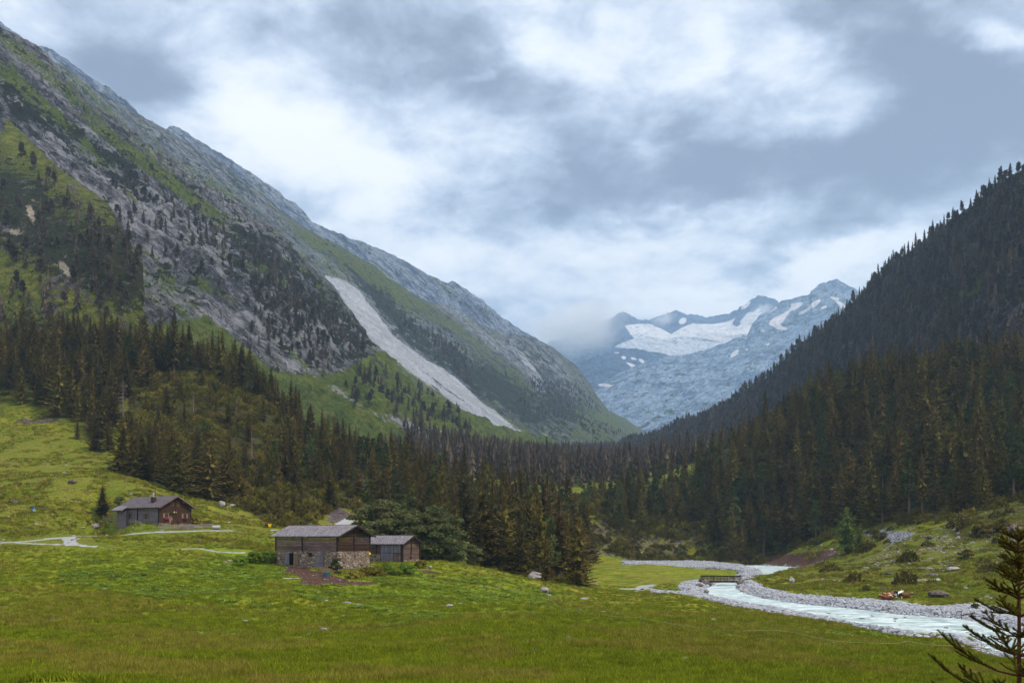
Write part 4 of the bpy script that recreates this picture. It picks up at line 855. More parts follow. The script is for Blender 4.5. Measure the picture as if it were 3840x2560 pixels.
# stand-out trees placed one by one: px, py of the foot, py of the top, depth guess from the ground
def at_px(kind, sets, which, px, base, top, label, cat, group=None, dmin=30, dmax=620):
    p = hit(px, base, dmin, dmax); H = (base - top) / F * p.y; s_ = sets[which % len(sets)]
    return make_tree(kind, s_, p, H / s_[0], label, cat, group)
TAKEN = []
for a in [
 (SPR,2,2165,2192,1905,"broad dark spruce standing free at the right end of the spruce row"),
 (SPR,4,2098,2178,2040,"slim small spruce just left of the free-standing broad spruce"),
 (SPR,1,2047,2182,1990,"medium spruce between the white-topped boulder and the slim small spruce"),
 (SPR,2,2010,2160,1985,"short spruce directly behind the white-topped boulder, right side"),
 (LAR,0,2018,2150,2090,"tiny light green spruce behind the white-topped boulder"),
 (SPR,2,385,1930,1822,"dark bushy spruce beside the left end of the farmhouse"),
 (LAR,0,3175,2075,1900,"pale green young larch on top of the eroded river bank"),
 (LAR,1,3225,2070,1960,"shorter pale green larch at the right end of the eroded river bank"),
 (SPR,3,2870,1480,1262,"solitary dark spruce on the bright green clearing of the right slope"),
 (SPR,2,530,1795,1620,"left spruce of the dark group on the slope above the farmhouse"),
 (SPR,0,580,1800,1600,"tall spruce second from the left in the dark group above the farmhouse"),
 (SPR,2,660,1845,1630,"tall spruce in the middle of the dark group above the farmhouse"),
 (SPR,0,700,1850,1680,"shorter spruce near the middle of the dark group above the farmhouse"),
 (SPR,2,785,1870,1645,"tall spruce right of the middle in the dark group above the farmhouse"),
 (SPR,1,850,1880,1700,"thin spruce in the dark group above the farmhouse, behind its roof end"),
 (SPR,0,900,1885,1730,"last spruce on the right of the dark group above the farmhouse"),
 (LAR,1,765,1640,1555,"small light green larch alone among the scrub of the knoll"),
 (SPR,1,290,1648,1560,"small spruce on a bare trunk at the upper edge of the left meadow"),
 (SPR,2,360,1690,1545,"dark spruce at the corner where the left forest meets the meadow"),
 (SPR,0,410,1690,1580,"low spruce next to the corner of the left forest"),
 (SPR,1,1100,1935,1810,"narrow spruce on the scrub slope left of the slanting rock slab"),
 (SPR,1,1560,2100,1900,"tall spruce directly behind the small barn"),
 (SPR,2,1440,2060,1880,"dark spruce among the grey green alders behind the big barn"),
 (SPR,0,1480,2060,1925,"second dark spruce among the grey green alders behind the big barn"),
 ]:
    sets, w, px, base, top, lab = a; WF = {385: 2.0, 2165: 1.35, 2047: 1.2, 2010: 1.2, 2018: 1.5, 530: 1.5, 580: 1.6, 660: 1.6, 785: 1.6, 700: 1.6, 850: 1.5, 900: 1.5, 360: 1.3, 410: 1.4, 3175: 1.6, 3225: 1.6, 765: 1.8, 1480: 1.3, 1440: 1.3}.get(px, 1.0)
    dm = (150, 300) if px > 1500 and base > 2100 else (30, 620)
    if px == 2870: o = make_tree('spruce_tree', sets[w], PV(2870, 1470, 560), 24 / sets[w][0], lab, 'spruce'); o.location.z = float(zat(o.location.x, o.location.y)); continue
    o = at_px('larch_tree' if sets is LAR else 'spruce_tree', sets, w, px, base, top, lab, 'larch' if sets is LAR else 'spruce', None, *dm)
    TAKEN.append((o.location.x, o.location.y))
WF = 1.0
for px, base, top, lab in [(462,1575,1410,"tall bare grey snag standing left in the scrub of the knoll"),(725,1540,1460,"pale snag with short side twigs in the middle of the knoll scrub"),(885,1575,1490,"grey snag on the right half of the knoll scrub"),(1118,1560,1500,"weathered snag at the right edge of the knoll scrub"),(945,1740,1610,"thin dead trunk low on the scrub slope right of the farmhouse group")]:
    at_px('dead_tree', SNAG, random.randrange(3), px, base, top, lab, 'dead tree')
for px, base, top, w, lab in [(1395,2010,1860,0,"left alder of the grey green clump behind the big barn"),(1455,2030,1870,2,"tallest alder of the grey green clump behind the big barn"),(1530,2080,1930,1,"right alder of the clump between the two barns and the spruces"),(1590,2085,1905,0,"grey green alder behind the small barn"),(1650,2075,1890,2,"big grey green alder right of the small barn, higher one"),(1690,2120,1990,1,"round alder bush right of the small barn at the forest edge"),(1750,2125,2030,1,"last low alder of the forest edge right of the small barn"),(1380,2075,1960,1,"alder just above the ridge of the big barn"),(1420,2080,1990,0,"low alder filling the gap above the small barn roof")]:
    h = ALD[w][0]; DD = 214 if px < 1440 else 210 if px > 1600 else 208; p = drop((px - CX) / F * DD, DD); base = HY - (p.z - CAMZ) / DD * F; WF = 1.25
    make_tree('alder_tree', ALD[w], p, (base - top) / F * p.y / h * 1.05, lab, 'alder', None); TAKEN.append((p.x, p.y))
WF = 1.0

# ---------------------------------------------------------------- forests by region
cand = []
def region(key, n, smin, smax, hmin, hmax, pine=.15, seed=0, rad=4.2, larch=0.0, alder=0.0):
    g = np.random.default_rng(seed); poly = np.array(FOREST[key], float); out = []
    px = g.uniform(max(-450, poly[:, 0].min()), min(4300, poly[:, 0].max()), n * 9); lo, hi = poly[:, 1].min(), poly[:, 1].max(); d = np.sqrt(g.uniform(lo * lo, hi * hi, n * 9))
    k = in_poly(px, d, FOREST[key]); px, d = px[k][:n], d[k][:n]; x = (px - CX) / F * d
    for X, Y, q, h in zip(x, d, g.random(len(x)), g.uniform(hmin, hmax, len(x))): cand.append((X, Y, h, 'P' if q < pine else 'L' if q < pine + larch else 'A' if q < pine + larch + alder else 'S', key, rad * g.uniform(.65, 1.4)))
region('house_group', 500, 1, 1, 10, 17, .0, 2, 5.0)
region('left_hill', 3600, 1, 1, 14, 22, .05, 1, 5.2)
region('slope', 3600, 1, 1, 8, 17, .25, 3, 5.2, .06)
region('centre', 2200, 1, 1, 16, 25, .22, 4, 5.6, .03, .04)
region('knoll', 500, 1, 1, 12, 20, .30, 5, 5.6, .06, .06)
region('right', 7000, 1, 1, 15, 29, .22, 6, 6.2)
# sparse trees over the scrub knoll
g = np.random.default_rng(77)
for i in range(190):
    px, d = g.uniform(520, 1250), g.uniform(290, 425)
    if in_poly(np.array([px]), np.array([d]), HEATH)[0] and not (720 < px < 1000 and d > 380 and False): cand.append(((px - CX) / F * d, d, g.uniform(4.5, 12), 'L' if g.random() < .12 else 'S', 'scrub', 6.0))
cand = [c for c in cand if not (c[1] < 268 and -.155 < c[0] / c[1] < -.035)]
cand = [c for c in cand if all((c[0] - tx) ** 2 + (c[1] - ty) ** 2 > 9 for tx, ty in TAKEN)]
xy = [(c[0], c[1]) for c in cand]; kp = poisson(xy, [c[5] for c in cand]); cand = [cand[i] for i in kp]
Zc = zat([c[0] for c in cand], [c[1] for c in cand])
# keep the near front trees of the centre short enough to sit below the photographed skyline
allc = []
SKY = {'centre': [(1380,1850),(1560,1720),(1640,1620),(1720,1630),(1830,1690),(1900,1720),(1990,1715),(2150,1705),(2300,1735),(2420,1745)],
       'slope': [(900,1350),(1000,1400),(1100,1460),(1200,1490),(1300,1530),(1400,1580),(1500,1600),(1600,1620),(1800,1660)],
       'left_hill': [(-200,1130),(0,1135),(220,1140),(450,1150),(560,1190),(650,1165),(720,1160),(780,1210),(860,1230),(920,1290),(960,1350),(1020,1380),(1080,1425),(1160,1450)],
       'right': [(2600,1650),(2700,1590),(2790,1560),(2880,1520),(2960,1450),(3030,1390),(3100,1365),(3170,1330),(3250,1290),(3330,1280),(3480,1280),(3560,1240),(3640,1240),(3700,1200),(3840,1215),(4100,1200)],
       'knoll': [(2180,1760),(2300,1770),(2400,1740),(2480,1710),(2600,1680),(2700,1640),(2760,1600)]}
for c, z in zip(cand, Zc):
    X, Y, h, k, key, _ = c; px = CX + X / Y * F
    if key in SKY:
        sk = np.array(SKY[key]); lim = np.interp(px, sk[:, 0], sk[:, 1]) + random.uniform(-12, 45); ztop = CAMZ + (HY - lim) / F * Y
        if z + h > ztop: h = ztop - z
        if h < 7: continue
    allc.append((X, Y, float(z), h, k, key, h / Y))
# largest visible first: those whose crown is not hidden behind a nearer tree
allc.sort(key=lambda c: c[1]); zb = np.full(480, 1e9); vis = []
cover = np.zeros((640, 960), np.int8)
for c in allc:
    X, Y, z, h, k, key, sz = c; px, pt = proj(X, Y, z + h); _, pb = proj(X, Y, z); w = 2.6 / Y * F
    a, b = int(max(0, (px - w) / 4)), int(min(960, (px + w) / 4)); t_, u = int(max(0, pt / 4)), int(min(640, pb / 4))
    if b <= a or u <= t_: vis.append(0); continue
    # the terrain itself may hide the foot
    sl_ = cover[t_:u, a:b]; vis.append(float((sl_ == 0).sum()) * (1 if 0 < px < 3840 else .02))
    m_ = (a + b) // 2; cover[t_ + (u - t_) // 4:u, max(0, m_ - (b - a) // 3):m_ + (b - a) // 3 + 1] = 1; cover[t_:u, m_] = 1
order = np.argsort(-np.array(vis)); TOPN = set(order[:285].tolist())
LBL = {'house_group': ("dark spruce of the dense group on the slope right above the farmhouse", "spruces of the group above the farmhouse"),
       'left_hill': ("dark spruce packed in the forest on top of the left hill", "spruces of the forest on the left hill"),
       'slope': ("spruce of the mixed wood sloping down to the right of the scrub knoll", "spruces of the sloping wood right of the knoll"),
       'centre': ("dark spruce in the dense wood right of the barns, in the valley middle", "spruces of the valley middle wood"),
       'knoll': ("spruce on the rocky knoll behind the long gravel bar", "spruces on the rocky knoll"),
       'right': ("tall dark spruce in the dense forest on the right slope above the river", "spruces of the right slope forest"),
       'scrub': ("scattered young spruce poking out of the scrub above the farmhouse", "young spruces in the scrub")}
rest = {0: [], 1: [], 2: []}
for i, c in enumerate(allc):
    X, Y, z, h, k, key, sz = c; p = Vector((X, Y, z - .1))
    lab, grp = LBL[key]; nm = 'spruce_tree'; cat = 'spruce'; sets = SPR
    if k == 'P': nm, cat, sets = 'pine_tree', 'pine', PIN; h *= .8
    if k == 'L': nm, cat, sets = 'larch_tree', 'larch', LAR; h *= .7
    if k == 'A': nm, cat, sets = 'alder_tree', 'alder', ALD; h *= .45
    if k != 'S': lab = lab.replace('spruce', {'P': 'round-topped pine', 'L': 'light green larch', 'A': 'leafy alder'}[k]).replace('tall dark ', '').replace('dark ', '').replace('young ', ''); grp = grp.replace('spruces', {'P': 'pines', 'L': 'larches', 'A': 'alders'}[k]).replace('young ', '')
    if i in TOPN or k in 'LA' and Y < 420:
        s_ = random.choice(sets); WF = random.uniform(.85, 1.45); make_tree(nm, s_, p, h / s_[0], lab, cat, grp)
    elif k == 'P': rest[1].append((X, Y, z - .1, h / 15.))
    else: rest[0].append((X, Y, z - .1, h / 21.))
for q, (lst, protos, nm, lab) in enumerate([(rest[0], NEARJ, 'spruce_forest', 'mass of dark spruces filling the woods on both sides of the valley'), (rest[1], NEARP, 'pine_forest', 'rounded pines mixed into the valley woods')]):
    A = np.array(lst); n = len(A); g = np.random.default_rng(q + 5); S_ = A[:, 3]
    instancer(nm, lab, A[:, :3], np.stack([S_ * (wq := g.uniform(.8, 1.5, n)), S_ * wq * g.uniform(.9, 1.1, n), S_], -1), np.stack([g.uniform(-.02, .02, n), g.uniform(-.02, .02, n), g.uniform(0, 6.28, n)], -1), g.integers(0, len(protos), n), protos)

# far valley forest on the ground sheet
g = np.random.default_rng(91); n = 30000; px = g.uniform(1380, 3150, n); d = np.sqrt(g.uniform(520 ** 2, 1950 ** 2, n)); k = in_poly(px, d, FOREST['far']); px, d = px[k], d[k]
x = (px - CX) / F * d; kk = poisson(list(zip(x, d)), [6.5] * len(x)); x, d = x[kk], d[kk]; z = zat(x, d)
open_ = (fbm(x / 60, d / 60, x * 0, 3, 93) > .35) & (d < 800); x, d, z = x[~open_], d[~open_], z[~open_]
print('far trees', len(x))
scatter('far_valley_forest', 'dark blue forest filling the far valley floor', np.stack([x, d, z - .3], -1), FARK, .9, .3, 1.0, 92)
# trees of the mountain sheets: picked on the sheet itself
def on_sheet(S, n, dens, seed, weight=None):
    g = np.random.default_rng(seed); V = S['V']; A = np.linalg.norm(np.cross(V[:-1, 1:] - V[:-1, :-1], V[1:, :-1] - V[:-1, :-1]), axis=-1); w = A * np.clip(dens[:-1, :-1], 0, None); w[0] = 0
    if w.sum() <= 0: return np.zeros((0, 3))
    k = g.choice(w.size, n, p=(w / w.sum()).ravel()); i, j = k // w.shape[1], k % w.shape[1]; fu, fv = g.random(n)[:, None], g.random(n)[:, None]
    return V[i, j] * (1 - fu) * (1 - fv) + V[i, j + 1] * fu * (1 - fv) + V[i + 1, j] * (1 - fu) * fv + V[i + 1, j + 1] * fu * fv
dR = np.clip(1.15 - 1.3 * bsum(R2, [(3700,1040,100,20,-40,.9),(3620,1095,110,14,-38,.8),(2880,1560,120,18,-40,.9),(3790,1170,100,40,-20,.8),(3480,1230,50,22,-60,.6)]) + .8 * fbm(R2['V'][..., 0] / 45, R2['V'][..., 1] / 45, R2['V'][..., 2] / 45, 3, 95), .12, 1.3)
pR = on_sheet(R2, 38000, dR, 96); kk = poisson(list(map(tuple, pR[:, :2])), [3.9] * len(pR)); pR = pR[kk]; _px = CX + pR[:, 0] / pR[:, 1] * F; pR = pR[_px < 4400]; print('right slope trees', len(pR)); pR[:, 2] -= .5
h_ = len(pR) // 3
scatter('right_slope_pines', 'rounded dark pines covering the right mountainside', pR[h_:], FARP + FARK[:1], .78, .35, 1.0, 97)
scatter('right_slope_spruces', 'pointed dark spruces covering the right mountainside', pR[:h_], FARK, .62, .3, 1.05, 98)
def tree_poly(S, poly, n, seed, rad=7.0, soft=12, noise=.5):
    dn = soft_poly(S['px'], S['py'], poly, soft) * np.clip(.6 + noise * 2 * fbm(S['V'][..., 0] / 60, S['V'][..., 1] / 60, S['V'][..., 2] / 60, 3, seed), 0, 1.3)
    if S is L3: dn = dn * (1 - sstep(sl, .02, .3))
    p = on_sheet(S, n, dn, seed)
    if not len(p): return p
    kk = poisson(list(map(tuple, p[:, :2])), [rad] * len(p)); return p[kk]
mt = []
for S, poly, n in [(L1, [(-20,650),(60,620),(110,760),(190,690),(230,800),(370,760),(410,930),(400,1130),(300,1180),(250,1000),(120,930),(-20,900)], 65), (L1, [(330,900),(480,860),(530,1000),(520,1180),(400,1200),(300,1080)], 90), (L1, [(-20,900),(200,1010),(200,1060),(-20,960)], 16),
                   (L2, [(400,590),(480,640),(640,760),(760,830),(900,900),(1010,960),(1150,1100),(1340,1250),(1380,1330),(1300,1400),(1240,1330),(1180,1400),(1080,1330),(980,1330),(900,1150),(780,1120),(600,1010),(430,800)], 480), (L2, [(930,1060),(1100,1080),(1230,1300),(1230,1420),(1120,1330),(1000,1250)], 500),
                   (L2, [(1340,1370),(1420,1390),(1500,1450),(1580,1520),(1700,1560),(1780,1620),(1600,1580),(1450,1500),(1350,1410)], 520), (L2, [(1290,1450),(1360,1440),(1400,1500),(1380,1540),(1300,1500)], 40), (L2, [(1480,1560),(1560,1590),(1600,1640),(1500,1620)], 60),
                   (L3, [(1640,1250),(1720,1300),(1760,1420),(1800,1540),(1740,1530),(1680,1420),(1620,1360)], 260), (L3, [(1960,1430),(2160,1440),(2240,1530),(2200,1600),(2060,1570),(1940,1560)], 500), (L3, [(1480,1180),(1620,1240),(1740,1340),(1700,1370),(1560,1280)], 160), (L3, [(2150,1590),(2260,1590),(2330,1630),(2200,1640)], 160), (L3, [(1400,1330),(1480,1400),(1640,1500),(1800,1600),(1700,1620),(1500,1560),(1380,1440)], 60), (L3, [(1380,1060),(1560,1180),(1760,1340),(1900,1420),(1860,1460),(1700,1400),(1500,1260),(1390,1130)], 90), (L1, [(0,1050),(200,1080),(420,1180),(400,1260),(0,1200)], 60), (L1, [(60,540),(250,700),(400,860),(330,860),(150,700)], 16)]:
    p = tree_poly(S, poly, n, 110 + len(mt), 6.5)
    if len(p): mt.append(p)
mt = np.concatenate(mt); mt[:, 2] -= .5; print('mountain trees', len(mt))
scatter('mountain_trees', 'dark spruces and pines clinging to the left mountain', mt, FARK[:2] + FARP, .66, .4, 1.0, 99)

# ================================================================ GROUND COVER
def grid_val(arr, x, y):
    s = np.clip(np.round((x / (y + 60) - GS[0]) / (GS[1] - GS[0])).astype(int), 0, len(GS) - 1); j = np.clip(np.round(np.interp(y, GY, rows)).astype(int), 0, len(GY) - 1); return arr[j, s]
def ground_pts(n, d0, d1, seed, px0=-350, px1=4200, power=1.0):
    g = np.random.default_rng(seed); u = g.random(n); d = (d0 ** (1 - power) + u * (d1 ** (1 - power) - d0 ** (1 - power))) ** (1 / (1 - power)) if power != 1 else np.exp(np.log(d0) + u * np.log(d1 / d0))
    px = g.uniform(px0, px1, n); x = (px - CX) / F * d; z = zat(x, d); _, py = proj(x, d, z); k = py < 2610; return x[k], d[k], z[k], px[k], py[k]
BAD = np.maximum(np.maximum(m1[..., 0], m1[..., 1]), m1[..., 2])
BAD = np.maximum(np.maximum(BAD, (SDW < .5)), PATHW); ROCKY = m1[..., 3]
GRP = [tris_mesh('tuft', tuft(i, 30, .30, .34, .022), M_GRS) for i in range(5)]
DRP = [tris_mesh('tuft', tuft(20 + i, 26, .42, .30, .02), M_DRY) for i in range(4)]
x, y, z, px, py = ground_pts(185000, 40, 240, 1, power=1.35)
k = (grid_val(BAD, x, y) < .3) & (grid_val(m2[..., 0], x, y) < .5); x, y, z = x[k], y[k], z[k]
nz = fbm(x / 5, y / 5, x * 0, 4, 71); k = nz > -2; g = np.random.default_rng(3)
k &= g.random(len(x)) < .62 + .35 * (nz > -.2)
scatter('grass', 'short green meadow grass', np.stack([x, y, z], -1)[k], GRP, 1.0, .45, 1.0, 2, .12)
x2, y2, z2, p2, q2 = ground_pts(72000, 200, 400, 21, power=1.0); k2 = (grid_val(BAD, x2, y2) < .3) & (grid_val(m2[..., 0], x2, y2) < .4) & (fbm(x2 / 6, y2 / 6, x2 * 0, 3, 88) > -.1) & ((p2 < 1150) | (p2 > 2800)) & (grid_val(calm, x2, y2) > .5); TUS = [tris_mesh('tussock', tuft(40 + i, 30, .45, .55, .05), m_) for i, m_ in enumerate((M_GRS, M_GRS, M_DRY, M_BSH))]
scatter('tussock_grass', 'rough tussock grass on the hillsides', np.stack([x2, y2, z2], -1)[k2], TUS, 1.1, .5, .9, 22, .15)
nd = fbm(x / 9 + 40, y / 6, x * 0, 4, 72) + .35 * grid_val(m2[..., 2], x, y) - .3 * grid_val(m2[..., 1], x, y); k = (nd > .17) & (g.random(len(x)) < .5)
scatter('dry_grass', 'straw coloured dry grass patches in the meadow', np.stack([x, y, z], -1)[k], DRP, 1.0, .4, 1.0, 4, .15)
DKP = [tris_mesh('dock', dock(i, 16, .40, .26), M_HERB) for i in range(5)]
x, y, z, px, py = ground_pts(90000, 70, 260, 5, power=1.1)
lu = grid_val(m2[..., 1], x, y); nl = fbm(x / 4.5, y / 2.6, x * 0, 4, 73); pat = fbm(x / 14, y / 9, x * 0, 2, 74)
k = (grid_val(BAD, x, y) < .3) & (((lu > .3) & (nl + .5 * pat > .12)) | ((nl > .46) & (pat > .1) & (y < 200))); k &= (px < 3300) & (grid_val(m2[..., 0], x, y) < .3)
scatter('dock_plants', 'clumps of bright broad-leaved dock plants in the meadow', np.stack([x, y, z], -1)[k], DKP, .9, .35, .9, 6, .1)
print('docks', k.sum())
# dwarf pine scrub on the knoll, the wood edges and the right hillside
SCB = [tris_mesh('scrub', scrub(i, 2.0, 1.5, 170), M_BSH) for i in range(5)]
g = np.random.default_rng(8); n = 26000; px = g.uniform(380, 1480, n); d = np.sqrt(g.uniform(250 ** 2, 440 ** 2, n)); k = in_poly(px, d, HEATH); px, d = px[k], d[k]; x = (px - CX) / F * d
rk_ = grid_val(ROCKY, x, d); k = (rk_ < .45) & (fbm(x / 9, d / 9, x * 0, 3, 75) > -.22) & (grid_val(BAD, x, d) < .2); x, d = x[k], d[k]
kk = poisson(list(zip(x, d)), [2.5] * len(x)); x, d = x[kk], d[kk]; A = [np.stack([x, d, zat(x, d) - .1], -1)]
n = 9000; px = g.uniform(1500, 4000, n); d = np.sqrt(g.uniform(210 ** 2, 520 ** 2, n)); x = (px - CX) / F * d; ff = grid_val(m2[..., 0], x, d); k = (ff > .15) & (ff < .9) & (grid_val(SDW, x, d) > 4) | ((grid_val(m2[..., 3], x, d) > .56) & (fbm(x / 6, d / 6, x * 0, 3, 76) > .05) | (px > 2800) & (grid_val(m2[..., 3], x, d) > .4) & (fbm(x / 6, d / 6, x * 0, 3, 76) > .45)); x, d = x[k], d[k]
kk = poisson(list(zip(x, d)), [3.2] * len(x)); x, d = x[kk], d[kk]; A.append(np.stack([x, d, zat(x, d) - .1], -1))
n = 9000; px = g.uniform(2150, 2760, n); d = g.uniform(415, 500, n); x = (px - CX) / F * d; k = fbm(x / 8, d / 8, x * 0, 3, 79) > -.22; x, d = x[k], d[k]; kk = poisson(list(zip(x, d)), [2.6] * len(x)); x, d = x[kk], d[kk]; A.append(np.stack([x, d, zat(x, d) - .1], -1))
A = np.concatenate(A); print('scrub', len(A))
scatter('dwarf_pine_scrub', 'low dwarf pine scrub covering the knoll and wood edges', A, SCB, 1.15, .5, 1.15, 9, .1)

# ---------------------------------------------------------------- stones
def stone_mat(name, a, b, c, sc=1.0, moss=None):
    def f(t, P_, oi):
        n = t.noise(P_, 1.6 * sc, 6, .7, .6); col = t.mix(t.ss(n, .35, .65), a, b); col = t.mix(t.M('MULTIPLY', t.ss(t.noise(P_, 6 * sc, 5, .7), .5, .65), .6), col, c)
        if moss:
            nn = t.N('ShaderNodeSeparateXYZ', {0: t.N('ShaderNodeNewGeometry').outputs['Normal']}).outputs[2]; col = t.mix(t.M('MULTIPLY', t.ss(t.M('ADD', nn, t.M('MULTIPLY', n, .5)), 1.0, 1.25), .8), col, moss)
        v = t.M('ADD', .72, t.M('MULTIPLY', oi.outputs['Random'], .5)); return t.N('ShaderNodeHueSaturation', {'Value': v, 'Color': col}).outputs[0]
    return simple_mat(name, f, .9, .2, lambda t, P_: (t.noise(P_, 5 * sc, 6, .7), .7, .12))
M_STN = stone_mat('grey_stone', c3(112, 104, 106), c3(160, 152, 152), c3(196, 190, 188))
M_DST = stone_mat('dark_stone', c3(72, 58, 58), c3(112, 98, 98), c3(150, 140, 140), 1, c3(70, 78, 26))
M_WST = stone_mat('pale_stone', c3(128, 128, 132), c3(176, 178, 182), c3(210, 210, 212))
M_GRV = stone_mat('gravel_stone', c3(120, 122, 130), c3(182, 184, 192), c3(216, 218, 222))
def rock_mesh(name, seed, mat, flat=.65, sub=2, cut=7):
    bm = bmesh.new(); bmesh.ops.create_icosphere(bm, subdivisions=sub, radius=1); g = np.random.default_rng(seed)
    pl = [(lambda v: v / np.linalg.norm(v))(g.normal(size=3)) for _ in range(cut)]; dd = g.uniform(.55, .85, cut)
    for v in bm.verts:
        p = np.array(v.co)
        for n_, d_ in zip(pl, dd):
            e = p @ n_ - d_
            if e > 0: p = p - n_ * e * .92
        p = p * (1 + .05 * g.normal()); p[2] *= flat; v.co = p
    me = bpy.data.meshes.new(name); bm.to_mesh(me); bm.free(); me.materials.append(mat); return me
RK = {m_: [rock_mesh('boulder', s_ + o_, mt_, f_, 3) for s_, f_ in ((1, .6), (2, .7), (3, .5), (4, .8))] for m_, mt_, o_ in (('g', M_STN, 0), ('d', M_DST, 20), ('w', M_WST, 40))}
def boulder(px, py, wpx, kind, label, hr=.6, group=None, sink=.25, dr=(30, 620)):
    p = hit(px, py, *dr); w = wpx / F * p.y; me = random.choice(RK[kind]); o = bpy.data.objects.new('boulder', me); COL.objects.link(o)
    o.location = p + Vector((0, w * .3, w * hr * .5 - w * sink * .5)); o.scale = (w * .55, w * .5, w * hr * .75); o.rotation_euler = (random.uniform(-.1, .1), random.uniform(-.1, .1), random.uniform(-.5, .5)); return tag(o, label, 'boulder', group)
